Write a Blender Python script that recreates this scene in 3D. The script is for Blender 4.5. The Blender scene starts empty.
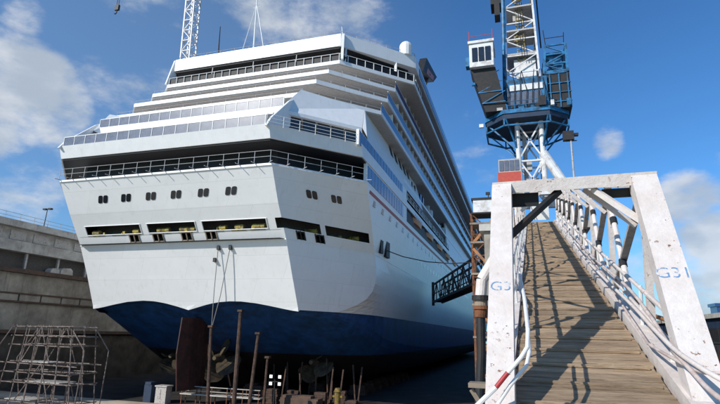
import bpy, math, random
from mathutils import Vector, Matrix
random.seed(7)
R = math.radians
scene = bpy.context.scene
col = scene.collection

# ------------------------------------------------------------------ camera
cd = bpy.data.cameras.new('camera'); cam = bpy.data.objects.new('camera', cd); col.objects.link(cam)
def camera_matrix():
    f = 500.0
    y = Vector((522-360, 338-202, f)).normalized()
    h = Vector((1, math.tan(R(1.5)), 0))
    dn = y.cross(h).normalized()
    if dn.y < 0: dn = -dn
    z = -dn
    x = y.cross(z)
    if x.x < 0: x = -x
    return Matrix(((x.x, -x.y, -x.z, 0), (y.x, -y.y, -y.z, 0), (z.x, -z.y, -z.z, 1.65), (0, 0, 0, 1)))
cam.matrix_world = camera_matrix()
cd.sensor_width = 36; cd.lens = 25.0; cd.clip_end = 6000; cd.clip_start = 0.1
scene.camera = cam

# ------------------------------------------------------------------ materials
def mat(name, color, rough=.6, metal=0., var=.0, scale=1., c2=None, bump=0., stretch=None, island=0., spec=.4, fac=(.42, .62), bscale=None, emit=0, streak=None, chip=None, seams=False):
    m = bpy.data.materials.new(name); m.use_nodes = True
    nt = m.node_tree; N = nt.nodes; L = nt.links
    b = N['Principled BSDF']
    b.inputs['Roughness'].default_value = rough; b.inputs['Metallic'].default_value = metal
    b.inputs['Specular IOR Level'].default_value = spec
    rgb = N.new('ShaderNodeRGB'); rgb.outputs[0].default_value = (*color, 1); out = rgb.outputs[0]
    tc = N.new('ShaderNodeTexCoord'); mp = N.new('ShaderNodeMapping'); geo = N.new('ShaderNodeNewGeometry')
    L.new(geo.outputs['Position'], mp.inputs[0])
    if stretch: mp.inputs['Scale'].default_value = stretch
    def mix(a, bcol, facsock, mode='MIX'):
        x = N.new('ShaderNodeMix'); x.data_type = 'RGBA'; x.blend_type = mode
        L.new(facsock, x.inputs[0]); L.new(a, x.inputs[6])
        if isinstance(bcol, tuple): x.inputs[7].default_value = (*bcol, 1)
        else: L.new(bcol, x.inputs[7])
        return x.outputs[2]
    def noise(sc, det=6, rg=.6, vec=None):
        n = N.new('ShaderNodeTexNoise'); n.inputs['Scale'].default_value = sc; n.inputs['Detail'].default_value = det
        n.inputs['Roughness'].default_value = rg; L.new(vec or mp.outputs[0], n.inputs['Vector']); return n.outputs[0]
    def ramp(s, lo, hi, a=0., z=1.):
        r = N.new('ShaderNodeMapRange'); r.inputs[1].default_value = lo; r.inputs[2].default_value = hi
        r.inputs[3].default_value = a; r.inputs[4].default_value = z; L.new(s, r.inputs[0]); return r.outputs[0]
    if c2:
        out = mix(out, c2, ramp(noise(scale), fac[0], fac[1]))
    if var:
        n = ramp(noise(scale*2.7, 8, .7), .3, .7, 1-var, 1+var)
        hs = N.new('ShaderNodeHueSaturation'); L.new(n, hs.inputs['Value']); L.new(out, hs.inputs['Color']); out = hs.outputs[0]
    if island:
        n = ramp(geo.outputs['Random Per Island'], 0, 1, 1-island, 1+island)
        hs = N.new('ShaderNodeHueSaturation'); L.new(n, hs.inputs['Value']); L.new(out, hs.inputs['Color']); out = hs.outputs[0]
    if streak:   # rain streaks: (colour, strength)
        m2 = N.new('ShaderNodeMapping'); m2.inputs['Scale'].default_value = (2.2, 2.2, .10); L.new(geo.outputs['Position'], m2.inputs[0])
        out = mix(out, streak[0], ramp(noise(1.0, 5, .65, m2.outputs[0]), .56, .78, 0, streak[1]))
    if chip:     # small rust chips, clustered
        big = ramp(noise(1.4, 3, .5), .45, .62)
        sm = ramp(noise(17, 4, .6), .62, .67)
        mm = N.new('ShaderNodeMath'); mm.operation = 'MULTIPLY'; L.new(big, mm.inputs[0]); L.new(sm, mm.inputs[1])
        out = mix(out, chip, mm.outputs[0])
    if seams:    # plating: faint weld seams between plates
        cm = N.new('ShaderNodeSeparateXYZ'); L.new(geo.outputs['Position'], cm.inputs[0])
        ad = N.new('ShaderNodeMath'); ad.operation = 'ADD'; L.new(cm.outputs[0], ad.inputs[0]); L.new(cm.outputs[1], ad.inputs[1])
        cb_ = N.new('ShaderNodeCombineXYZ'); L.new(ad.outputs[0], cb_.inputs[0]); L.new(cm.outputs[2], cb_.inputs[1])
        br = N.new('ShaderNodeTexBrick'); br.inputs['Scale'].default_value = 1; br.inputs['Mortar Size'].default_value = .018; br.inputs['Mortar Smooth'].default_value = .6
        br.inputs['Brick Width'].default_value = 6.1; br.inputs['Row Height'].default_value = 2.35
        br.inputs['Color1'].default_value = (1, 1, 1, 1); br.inputs['Color2'].default_value = (.955, .955, .95, 1); br.inputs['Mortar'].default_value = (.80, .79, .77, 1)
        L.new(cb_.outputs[0], br.inputs['Vector'])
        x = N.new('ShaderNodeMix'); x.data_type = 'RGBA'; x.blend_type = 'MULTIPLY'; x.inputs[0].default_value = 1; L.new(out, x.inputs[6]); L.new(br.outputs[0], x.inputs[7]); out = x.outputs[2]
    L.new(out, b.inputs['Base Color'])
    if bump:
        bp = N.new('ShaderNodeBump'); bp.inputs['Strength'].default_value = bump; bp.inputs['Distance'].default_value = .03
        L.new(noise(bscale or scale*4, 6, .7), bp.inputs['Height']); L.new(bp.outputs[0], b.inputs['Normal'])
    if emit:
        b.inputs['Emission Color'].default_value = (*color, 1); b.inputs['Emission Strength'].default_value = emit
    return m
M = {}
M['white'] = mat('ship_white_paint', (.76, .76, .75), .38, var=.05, scale=.35, streak=((.52, .50, .46), .42), bump=.25, bscale=.9)
M['hullwhite'] = mat('hull_white_paint', (.80, .80, .79), .36, var=.03, scale=.2, streak=((.60, .57, .52), .40), bump=.45, bscale=.7, seams=True)
M['blue'] = mat('hull_blue_paint', (.012, .06, .20), .35, var=.25, scale=.5, c2=(.01, .035, .10))
M['anti'] = mat('antifouling', (.018, .012, .014), .7, var=.4, scale=.8, c2=(.03, .012, .012))
def _bottom():
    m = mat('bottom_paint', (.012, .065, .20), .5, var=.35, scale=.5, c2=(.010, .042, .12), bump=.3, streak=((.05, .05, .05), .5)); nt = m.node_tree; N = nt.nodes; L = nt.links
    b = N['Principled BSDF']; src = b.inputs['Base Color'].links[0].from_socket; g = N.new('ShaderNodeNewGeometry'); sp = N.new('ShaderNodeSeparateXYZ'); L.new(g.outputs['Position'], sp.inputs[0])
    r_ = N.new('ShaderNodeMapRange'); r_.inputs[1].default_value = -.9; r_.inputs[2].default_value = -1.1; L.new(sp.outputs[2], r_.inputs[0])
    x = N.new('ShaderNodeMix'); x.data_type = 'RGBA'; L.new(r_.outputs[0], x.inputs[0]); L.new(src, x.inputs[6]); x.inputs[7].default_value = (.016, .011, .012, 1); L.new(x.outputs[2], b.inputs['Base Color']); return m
M['bottom'] = _bottom()
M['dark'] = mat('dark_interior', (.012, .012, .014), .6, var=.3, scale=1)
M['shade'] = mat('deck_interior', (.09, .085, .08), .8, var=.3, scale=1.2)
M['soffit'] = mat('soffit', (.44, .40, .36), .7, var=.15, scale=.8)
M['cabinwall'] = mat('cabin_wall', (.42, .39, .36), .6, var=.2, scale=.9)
M['glass'] = mat('tinted_glass', (.016, .018, .022), .12, spec=.9, var=.3, scale=.6)
M['greyglass'] = mat('grey_screen_glass', (.12, .14, .19), .3, spec=.25, var=.25, scale=.7)
M['blueglass'] = mat('blue_glass', (.014, .045, .17), .15, spec=.9, var=.35, scale=.9)
M['red'] = mat('red_paint', (.36, .03, .035), .5, var=.15, scale=2)
M['rail'] = mat('rail_white', (.72, .72, .70), .45, var=.1, scale=3)
M['railgrey'] = mat('rail_grey', (.42, .42, .42), .5, var=.1, scale=3)
M['yellow'] = mat('yellow_machinery', (.40, .30, .05), .6, c2=(.12, .10, .06), scale=2)
M['brass'] = mat('bronze', (.10, .075, .045), .6, metal=.2, c2=(.045, .035, .028), scale=1.4)
M['rust'] = mat('rust', (.19, .075, .035), .85, c2=(.07, .035, .02), scale=1.6, var=.3)
M['steelwhite'] = mat('worn_white_steel', (.66, .605, .565), .65, c2=(.57, .49, .44), scale=3.0, var=.07, bump=.4, bscale=16, fac=(.40, .75), chip=(.20, .10, .06))
M['steelgrey'] = mat('grey_steel', (.42, .40, .38), .6, c2=(.22, .15, .11), scale=5, var=.2, bump=.4, bscale=20, fac=(.52, .7))
M['darksteel'] = mat('dark_steel', (.012, .015, .018), .6, c2=(.028, .02, .016), scale=2, var=.3)
M['pipe'] = mat('scaffold_pipe', (.20, .165, .145), .7, c2=(.10, .065, .05), scale=3)
M['wood'] = mat('deck_timber', (.41, .30, .195), .85, c2=(.29, .20, .125), scale=5, stretch=(.35, 3, 3), var=.28, bump=.9, bscale=18, island=.20)
M['timber'] = mat('shore_timber', (.085, .05, .036), .85, c2=(.04, .026, .02), scale=2.5, var=.25)
M['oldrust'] = mat('muted_rust', (.115, .07, .05), .9, c2=(.07, .055, .045), scale=1.2, var=.3)
M['conc'] = mat('dock_concrete', (.36, .325, .27), .9, c2=(.23, .205, .17), scale=.28, var=.25, bump=.5, streak=((.05, .042, .034), .75), fac=(.38, .62))
M['concpale'] = mat('pale_concrete', (.46, .44, .40), .9, c2=(.33, .31, .28), scale=.5, var=.2, bump=.4, streak=((.12, .10, .085), .6))
M['concdark'] = mat('dark_dock_wall', (.095, .08, .062), .8, c2=(.05, .042, .034), scale=.35, var=.3, bump=.5)  # lower wall, darker brown than the walls above
M['shadefloor'] = mat('shade_toned_dock_floor', (.04, .035, .03), .8, c2=(.018, .016, .014), scale=.35, var=.4, bump=.6, fac=(.4, .6))  # near-black tone stands in for the ship's shade on the floor
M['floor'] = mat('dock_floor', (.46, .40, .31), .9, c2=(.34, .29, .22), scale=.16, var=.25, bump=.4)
M['quay'] = mat('quay_ground', (.14, .13, .115), .9, c2=(.075, .07, .062), scale=.3, var=.3, bump=.6)
M['craneblue'] = mat('crane_blue', (.02, .17, .36), .5, c2=(.015, .06, .12), scale=1, var=.25)
M['cranewhite'] = mat('crane_white', (.66, .66, .66), .5, c2=(.42, .37, .34), scale=1.2, var=.12, fac=(.5, .68))
M['cranered'] = mat('crane_red', (.45, .07, .045), .5, var=.15, scale=1.2)
M['orange'] = mat('faded_orange', (.42, .17, .05), .6, c2=(.22, .10, .05), scale=1.5, var=.2)
M['navy'] = mat('navy_cladding', (.018, .035, .07), .6, var=.3, scale=.6)
M['tan'] = mat('tan_panel', (.30, .24, .18), .8, var=.2, scale=.8, c2=(.2, .16, .12))
M['finred'] = mat('funnel_orange', (.55, .10, .04), .45, var=.1)
M['ink'] = mat('stencil_blue', (.13, .25, .42), .8, c2=(.62, .60, .58), scale=24, fac=(.50, .60))
M['lamp'] = mat('lamp_lit', (.9, .88, .84), .4, emit=.55)
M['rope'] = mat('rope', (.30, .29, .27), .9)
M['hose'] = mat('pale_hose', (.58, .50, .46), .6, c2=(.42, .33, .30), scale=6)
M['green'] = mat('green_tarp', (.08, .12, .07), .8, c2=(.05, .06, .05), scale=1)
M['cloth'] = mat('clothing', (.03, .04, .08), .9)
M['skin'] = mat('skin', (.45, .28, .2), .6)
M['orangeboat'] = mat('lifeboat_orange', (.55, .16, .03), .45, var=.1)

# ------------------------------------------------------------------ mesh helpers
class MB:
    def __init__(s): s.v = []; s.f = []; s.m = []
    def add(s, vs, fs, mi=0):
        o = len(s.v); s.v += [Vector(p) for p in vs]
        for f in fs: s.f.append([i+o for i in f]); s.m.append(mi)
        return s
    def box(s, a, b, mi=0):
        x0, x1 = sorted((a[0], b[0])); y0, y1 = sorted((a[1], b[1])); z0, z1 = sorted((a[2], b[2]))
        return s.add([(x0,y0,z0),(x1,y0,z0),(x1,y1,z0),(x0,y1,z0),(x0,y0,z1),(x1,y0,z1),(x1,y1,z1),(x0,y1,z1)],
                     [(0,3,2,1),(4,5,6,7),(0,1,5,4),(1,2,6,5),(2,3,7,6),(3,0,4,7)], mi)
    def frame(s, a, b, up=(0,0,1)):
        a, b = Vector(a), Vector(b); d = (b-a).normalized(); u = Vector(up)
        if abs(d.dot(u)) > .98: u = Vector((0,1,0))
        x = d.cross(u).normalized(); y = x.cross(d).normalized(); return a, b, x, y
    def bar(s, a, b, w, h=None, mi=0, up=(0,0,1)):
        h = h or w; a, b, x, y = s.frame(a, b, up); x = x*(w/2); y = y*(h/2)
        return s.add([a-x-y, a+x-y, a+x+y, a-x+y, b-x-y, b+x-y, b+x+y, b-x+y],
                     [(0,3,2,1),(4,5,6,7),(0,1,5,4),(1,2,6,5),(2,3,7,6),(3,0,4,7)], mi)
    def tube(s, a, b, r, r2=None, n=8, mi=0):
        r2 = r if r2 is None else r2; a, b, x, y = s.frame(a, b); vs = []
        for p, q in ((a, r), (b, r2)):
            for k in range(n):
                t = 2*math.pi*k/n; vs.append(p + x*math.cos(t)*q + y*math.sin(t)*q)
        fs = [(k, (k+1) % n, n+(k+1) % n, n+k) for k in range(n)] + [tuple(range(n))[::-1], tuple(range(n, 2*n))]
        return s.add(vs, fs, mi)
    def path(s, pts, r, n=6, mi=0):
        for a, b in zip(pts[:-1], pts[1:]): s.tube(a, b, r, n=n, mi=mi)
        return s
    def sweep(s, pts, r, n=10, mi=0):     # one continuous tube
        pts = [Vector(p) for p in pts]; o = len(s.v); x = None
        for i, p in enumerate(pts):
            d = (pts[min(i+1, len(pts)-1)]-pts[max(i-1, 0)]).normalized()
            if x is None: x = d.cross(Vector((0, 0, 1))).normalized()
            x = (x-d*x.dot(d)).normalized(); y = d.cross(x)
            for k in range(n):
                t = 2*math.pi*k/n; s.v.append(p+x*math.cos(t)*r+y*math.sin(t)*r)
        for i in range(len(pts)-1):
            for k in range(n):
                s.f.append([o+i*n+k, o+i*n+(k+1) % n, o+(i+1)*n+(k+1) % n, o+(i+1)*n+k]); s.m.append(mi)
        s.f.append([o+k for k in range(n)][::-1]); s.m.append(mi); e = o+(len(pts)-1)*n; s.f.append([e+k for k in range(n)]); s.m.append(mi)
        return s
    def prism(s, poly, z0, z1, mi=0):
        n = len(poly)
        vs = [(p[0], p[1], z0) for p in poly]+[(p[0], p[1], z1) for p in poly]
        return s.add(vs, [tuple(range(n))[::-1], tuple(range(n, 2*n))]+[(k, (k+1) % n, n+(k+1) % n, n+k) for k in range(n)], mi)
    def quad(s, a, b, c, d, mi=0): return s.add([a, b, c, d], [(0,1,2,3)], mi)
    def lattice(s, A, B, n, w, mi=0):   # A,B: lists of 4 corner points bottom / top; n bays
        A = [Vector(p) for p in A]; B = [Vector(p) for p in B]
        for k in range(4): s.bar(A[k], B[k], w*1.6, mi=mi)
        for i in range(n+1):
            t = i/n; P = [A[k].lerp(B[k], t) for k in range(4)]
            for k in range(4): s.bar(P[k], P[(k+1) % 4], w, mi=mi)
            if i < n:
                Q = [A[k].lerp(B[k], (i+1)/n) for k in range(4)]
                for k in range(4):
                    j = (k+1) % 4
                    if i % 2: s.bar(P[k], Q[j], w*.8, mi=mi)
                    else: s.bar(P[j], Q[k], w*.8, mi=mi)
        return s
    def build(s, name, mats, parent=None, origin=None, smooth=False, local=False):
        if not isinstance(mats, (list, tuple)): mats = [mats]
        if parent is not None: off = Vector((0,0,0)) if local else parent_world(parent)
        else: off = Vector(origin) if origin else Vector((0,0,0))
        po = Vector(origin) - off if (parent is not None and origin) else Vector((0,0,0))
        if parent is not None and origin: off = Vector(origin)
        me = bpy.data.meshes.new(name)
        me.from_pydata([tuple(p-off) for p in s.v], [], s.f)
        for m in mats: me.materials.append(m)
        for p, mi in zip(me.polygons, s.m): p.material_index = mi; p.use_smooth = smooth
        me.validate(); me.update()
        o = bpy.data.objects.new(name, me); col.objects.link(o)
        if parent is not None:
            o.parent = parent; o.location = po
        else: o.location = off
        return o
def parent_world(p):
    v = Vector((0,0,0)); q = p
    while q is not None: v = v + Vector(q.location); q = q.parent
    return v
def tag(o, label=None, cat=None, group=None, kind=None):
    if label: o['label'] = label
    if cat: o['category'] = cat
    if group: o['group'] = group
    if kind: o['kind'] = kind
    return o
def empty(name, loc=(0,0,0)):
    o = bpy.data.objects.new(name, None); col.objects.link(o); o.location = loc; o.empty_display_size = .5; return o
def copy_tree(o, parent=None):
    c = o.copy(); col.objects.link(c); c.parent = parent
    for ch in o.children: copy_tree(ch, c)
    return c
def copy_to(o, parent, loc):
    c = o.copy(); col.objects.link(c); c.parent = parent; c.location = Vector(loc); return c

# ------------------------------------------------------------------ world & sun
SUN_AZ, SUN_EL = R(35), R(31)     # light travels towards +X/+Y
w = bpy.data.worlds.new('World'); scene.world = w; w.use_nodes = True
nt = w.node_tree; N = nt.nodes; L = nt.links
bg = N['Background']; bg.inputs[1].default_value = .10
sky = N.new('ShaderNodeTexSky'); sky.sky_type = 'NISHITA'; sky.sun_disc = False
sky.sun_elevation = SUN_EL; sky.sun_rotation = R(180+35); sky.altitude = 0; sky.air_density = 1.0; sky.dust_density = .35; sky.ozone_density = 3.0
tc = N.new('ShaderNodeTexCoord')
def wn(t, **k):
    n = N.new(t)
    for a, b in k.items(): setattr(n, a, b)
    return n
def wmath(op, a, b=None, clamp=False):
    n = wn('ShaderNodeMath', operation=op); n.use_clamp = clamp
    for i, q in enumerate((a, b)):
        if q is None: continue
        if isinstance(q, (int, float)): n.inputs[i].default_value = q
        else: L.new(q, n.inputs[i])
    return n.outputs[0]
def wrange(s, a, b, c=0., d=1.):
    n = wn('ShaderNodeMapRange', interpolation_type='SMOOTHSTEP'); L.new(s, n.inputs[0])
    for i, q in enumerate((a, b, c, d)): n.inputs[i+1].default_value = q
    return n.outputs[0]
nz = wn('ShaderNodeTexNoise'); nz.inputs['Scale'].default_value = 7; nz.inputs['Detail'].default_value = 10; nz.inputs['Roughness'].default_value = .62
mp = wn('ShaderNodeMapping'); mp.inputs['Scale'].default_value = (1, 1, 1.9); L.new(tc.outputs['Generated'], mp.inputs[0]); L.new(mp.outputs[0], nz.inputs['Vector'])
def cloud(d, r0, r1, amt):
    dp = wn('ShaderNodeVectorMath', operation='DOT_PRODUCT'); L.new(tc.outputs['Generated'], dp.inputs[0]); dp.inputs[1].default_value = d
    return wrange(dp.outputs['Value'], math.cos(R(r1)), math.cos(R(r0)), 0, amt)
def pix_dir(px, py):
    m = camera_matrix().to_3x3(); return (m @ Vector(((px-360)/500, -(py-202)/500, -1))).normalized()
CLOUDS = [((18, 92), 0, 7.2, .66), ((52, 108), 0, 5.5, .56), ((-45, 105), 2, 9, .6), ((15, 205), 1, 7, .46), ((28, 20), 0, 3.0, .32), ((300, 5), 2, 15, .40), ((170, 30), 0, 14, .26), ((110, 130), 0, 14, .30),
          ((690, 200), 0, 4.6, .60), ((608, 142), 0, 2.6, .36), ((462, 100), 0, 6, .16), ((478, 165), 0, 6, .22), ((715, 235), 0, 5, .60), ((712, 285), 0, 6, .55), ((660, 300), 2, 10, .32), ((800, 240), 2, 14, .45), ((360, -120), 2, 16, .32)]
acc = None
for (p, r0, r1, amt) in CLOUDS:
    c = cloud(pix_dir(*p), r0, r1, amt); acc = c if acc is None else wmath('MAXIMUM', acc, c)
dens = wmath('ADD', acc, nz.outputs[0])
cf = wrange(dens, .76, 1.10, 0, .88)
tint = wn('ShaderNodeMix', data_type='RGBA', blend_type='MULTIPLY'); tint.inputs[0].default_value = 1
L.new(sky.outputs[0], tint.inputs[6]); tint.inputs[7].default_value = (.60, 1.12, 1.55, 1)
nz2 = wn('ShaderNodeTexNoise'); nz2.inputs['Scale'].default_value = 9; nz2.inputs['Detail'].default_value = 6; L.new(mp.outputs[0], nz2.inputs['Vector'])
cc = wn('ShaderNodeMix', data_type='RGBA'); L.new(wrange(nz2.outputs[0], .35, .65), cc.inputs[0]); cc.inputs[6].default_value = (4.6, 5.3, 6.2, 1); cc.inputs[7].default_value = (7.2, 7.5, 7.9, 1)
hz = wn('ShaderNodeMix', data_type='RGBA'); L.new(cloud(pix_dir(60, 150), 4, 48, .22), hz.inputs[0]); L.new(tint.outputs[2], hz.inputs[6]); hz.inputs[7].default_value = (3.6, 5.0, 6.4, 1)
mx = wn('ShaderNodeMix', data_type='RGBA'); L.new(cf, mx.inputs[0]); L.new(hz.outputs[2], mx.inputs[6]); L.new(cc.outputs[2], mx.inputs[7])
L.new(mx.outputs[2], bg.inputs[0])
sd = bpy.data.lights.new('sun', 'SUN'); sd.energy = 4.7; sd.angle = R(.5); sd.color = (1, .95, .87)
so = bpy.data.objects.new('sun', sd); col.objects.link(so)
ldir = Vector((math.sin(SUN_AZ)*math.cos(SUN_EL), math.cos(SUN_AZ)*math.cos(SUN_EL), -math.sin(SUN_EL)))
so.rotation_euler = ldir.to_track_quat('-Z', 'Y').to_euler(); so.location = (-60, -60, 80)

# ------------------------------------------------------------------ setting
FZ = -6.5
def slab(name, a, b, m, kind='structure'):
    o = MB().box(a, b).build(name, m); tag(o, kind=kind); return o
slab('dock_floor', (-66, 50.6, FZ-1), (-.7, 420, FZ), M['shadefloor'])  # same floor as the apron; shade under the ship put into its colour
slab('dock_apron', (-66, -60, FZ-1), (-.7, 50.6, FZ+.004), M['floor'])  # sunlit part of the floor, coloured pale and warm to bounce light upward
# quay to the right of the basin, wide enough to reach the horizon
slab('quay', (-.7, -60, FZ-.9), (1600, 2500, 0), M['quay'])
slab('ground', (-1600, -60, FZ-1.1), (-74.0, 2500, -.3), M['quay'])
slab('basin_entrance', (-66, -160, FZ-1.2), (-.7, -60.01, FZ-.4), M['floor'])

# left dock wall, stepped profile, extruded along Y
lw = empty('dock_wall', (-70, 60, FZ)); tag(lw, 'tall grey stepped concrete dock wall with rusty ledges on the far side of the ship', 'dock wall')
def run(x0, x1, z0, z1, m, name, y0=20, y1=400):
    return MB().box((x0, y0, z0), (x1, y1, z1)).build(name, m, lw)
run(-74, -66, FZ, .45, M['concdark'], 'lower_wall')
run(-74, -65.55, .5, .95, M['oldrust'], 'ledge_beam', 20.1, 399)
run(-74, -66.25, .97, 4.6, M['conc'], 'middle_wall')
b = MB(); b.box((-74, 20.1, 4.62), (-65.9, 399, 4.85)); b.box((-74, 20.1, 5.75), (-66.0, 399, 5.95))
b.build('ledge_beam', M['oldrust'], lw)
b = MB()
y = 22
while y < 300: b.box((-74, y, 4.87), (-66.12, y+3.2, 5.73)); y += 3.45
b.build('ledge_panel', M['conc'], lw)
run(-74, -66.35, 5.97, 8.6, M['conc'], 'upper_wall')
b = MB(); b.box((-74, 20.1, 8.62), (-65.7, 399, 9.2)); b.build('ledge_beam', M['oldrust'], lw)
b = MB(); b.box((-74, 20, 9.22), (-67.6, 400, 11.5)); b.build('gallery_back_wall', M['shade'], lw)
b = MB(); b.box((-74, 20, 11.52), (-66.1, 400, 12.95)); b.build('gallery_parapet', M['concpale'], lw)
b = MB(); b.box((-74, 20, 12.97), (-67.4, 400, 14.85)); b.build('upper_storey', M['concpale'], lw)
b = MB()
y = 22
while y < 300: b.box((-67.38, y, 13.25), (-67.3, y+2.4, 14.5)); y += 3.6
b.build('dark_panel', M['steelgrey'], lw)
b = MB(); b.box((-74, 20, 14.87), (-66.3, 400, 15.8)); b.build('roof_parapet', M['concpale'], lw)
b = MB(); y = 20.5
while y < 300: b.tube((-66.7, y, 15.8), (-66.7, y, 16.75), .035, n=5); y += 2.2
for z in (16.25, 16.75): b.tube((-66.7, 20, z), (-66.7, 398, z), .03, n=5)
b.build('railing', M['steelgrey'], lw)
b = MB(); y = 21.5
while y < 300:
    b.box((-67.0, y, 9.2), (-66.7, y+.3, 11.5)); y += 5.3
b.build('gallery_post', M['steelgrey'], lw)
# clutter on gallery of left wall: pale drums / sacks
s_ = MB()
for (y0, y1, h) in ((57.0, 58.6, .8), (58.75, 61.0, 1.05)):
    P = [(y0, 9.2), (y1, 9.2), (y1-.1, 9.2+h*.7), (y1-.5, 9.2+h), (y0+.4, 9.2+h*.9), (y0+.1, 9.2+h*.55)]; n = len(P)
    s_.add([(-67.1, y, z) for y, z in P]+[(-66.0, y, z) for y, z in P], [tuple(range(n))[::-1], tuple(range(n, 2*n))]+[(k, (k+1) % n, n+(k+1) % n, n+k) for k in range(n)])
tag(s_.build('covered_bundle', M['concpale'], None, origin=(-66.5, 59, 9.2)), 'pale sheeted bundles lying on the dock wall gallery close to the ship', 'bundle')
# lamp on left wall
b = MB(); P0 = Vector((-66.9, 55.3, 15.8))
lp = empty('street_lamp', P0); tag(lp, 'thin dark lamp post with two heads on top of the stepped dock wall', 'street lamp')
MB().tube(P0, P0+Vector((.1, 0, 2.7)), .07, .05).build('pole', M['darksteel'], lp)
for dx in (-.45, .55):
    b = MB(); b.bar(P0+Vector((.1, 0, 2.6)), P0+Vector((.1+dx, 0, 2.72)), .06); b.box(P0+Vector((.1+dx-.3, -.2, 2.6)), P0+Vector((.1+dx+.3, .2, 2.82)))
    b.build('lamp_head', M['darksteel'], lp)

# right dock wall
rw = empty('dock_wall', (1.5, 60, FZ)); tag(rw, 'concrete dock wall the gangway climbs onto, under the crane', 'dock wall')
MB().box((-2.2, 36, FZ), (4.5, 330, 8.9)).build('wall', M['conc'], rw)
b = MB(); b.box((-2.5, 35.7, 8.92), (4.8, 330, 9.4)); b.build('coping', M['concpale'], rw)
b = MB(); b.box((-2.45, 35.8, 3.0), (-2.22, 330, 3.4)); b.box((-2.45, 35.8, -2), (-2.22, 330, -1.6)); b.build('fender_beam', M['rust'], rw)

# ------------------------------------------------------------------ cruise ship
CX = -36.0
ship = empty('cruise_ship', (CX, 42, FZ)); tag(ship, 'huge white cruise ship in dry dock seen from its stern, with blue bottom paint', 'cruise ship')
def lerp(a, b, t): return a+(b-a)*t
LV = [  # z, D(aft Y at centre), half width of transom, half beam, Y where side starts, X of side offset
    (3.9, 49.6, 13.6, 20.4, 60.6), (7.5, 47.8, 13.45, 20.05, 58.9), (10.85, 46.05, 13.4, 19.7, 57.2), (14.2, 43.8, 13.35, 20.3, 53.4), (17.6, 41.8, 13.4, 20.8, 49.7)]
def lev(z):
    for a, b in zip(LV[:-1], LV[1:]):
        if z <= b[0] or b is LV[-1]:
            t = (z-a[0])/(b[0]-a[0]); return [lerp(a[k], b[k], t) for k in range(1, 5)]
# columns: param list of ('t', x/hw) on transom, ('f', s) facet, ('s', Y)
cols_t = [0, .03, .06]
# openings on transom half in metres offset from centre (right side +): defined as (x0,x1,z0,z1)
ZR = [3.9, 4.3, 4.9, 5.6, 6.5, 7.5, 8.4, 9.4, 10.85, 11.05, 11.86, 11.92, 12.86, 13.5, 14.2, 15.3, 16.4, 17.6]
OPEN_T = [(-11.8, -4.1), (-3.15, 3.1), (3.95, 11.65)]          # transom mooring openings: offset range
FAIR_T = [(-5.95, -4.65), (-2.75, -1.4), (1.0, 2.3), (4.1, 5.4)]
TX = sorted(set([-13.4, -12.6, 13.4, 12.65, -10.3, -8.2, -.4, 6.8, 8.5, 10]+[v for p in OPEN_T for v in p]+[v for p in FAIR_T for v in p]))
FS = [0, .04, .12, .20, .26, .314, .387, .405, .442, .56, .68, .80, .95, 1.0]
OPEN_F = [(.0, .387), (.442, .95)]
FAIR_F = [(.12, .20), (.314, .405)]
SY = [0, 3, 7, 12, 20, 40, 80, 130, 180, 210]        # offsets forward from side start
BOW = [(235, .93), (255, .80), (275, .58), (292, .30), (305, .03)]
def facet(z, s):
    D, hw, B, Y = lev(z)
    # below the knuckle the flat facet is cut off by the rounded side along a curve
    k = fcut(z)*s
    return CX+lerp(hw, B, k), lerp(D, Y, k)
def fcut(z):
    T = [(3.9, .40), (4.3, .52), (4.9, .66), (5.6, .78), (6.5, .87), (7.5, .93), (8.4, .965), (9.4, .985), (10.85, 1.0)]
    if z >= 10.85: return 1.0
    for (a, p), (b, q) in zip(T[:-1], T[1:]):
        if z <= b: return lerp(p, q, max(0, (z-a)/(b-a)))
def shoulder(z):
    """points from the end of the facet to the straight side"""
    D, hw, B, Y = lev(z); px, py = facet(z, 1.0); px -= CX
    Bs = lerp(18.6, 19.7, min(1, (z-3.9)/6.95)) if z < 10.85 else B; ye = 66 if z < 10.85 else Y+4
    cx_, cy_ = Bs+(0 if z >= 10.85 else .1), py+(ye-py)*.42
    return [((1-t)**2*px+2*t*(1-t)*cx_+t*t*Bs, (1-t)**2*py+2*t*(1-t)*cy_+t*t*ye) for t in (.2, .4, .6, .8, 1.0)], Bs
def plan(z, side):
    """points from centreline round one side to bow; side=+1 right"""
    D, hw, B, Y = lev(z); pts = []
    xs = [x*side for x in TX if x*side >= 0] if side > 0 else [-x for x in TX if x <= 0]
    xs = sorted(abs(x) for x in xs)
    if 0 not in xs: xs = [0]+xs
    for x in xs: pts.append((CX+side*x*hw/13.4, D, ('t', side*x)))
    for s in FS[1:]:
        fx, fy = facet(z, s); pts.append((CX+side*(fx-CX), fy, ('f', side*s)))
    sh_, B = shoulder(z)
    for t, (x_, y_) in enumerate(sh_): pts.append((CX+side*x_, y_, ('s', t)))
    for o in SY[3:]: pts.append((CX+side*B, 62.5+o, ('s', o)))
    for yy, k in BOW: pts.append((CX+side*B*k*(1+.02*(z-4)*.4), yy+(z-4)*.5, ('b', yy)))
    return pts
hm = MB(); openb = []
def bottom_z(x):   # wavy lower edge of the white transom
    a = abs(x)/13.4
    return 3.75+1.0*math.sin(min(a, 1)**.85*math.pi)**1.25
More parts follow.
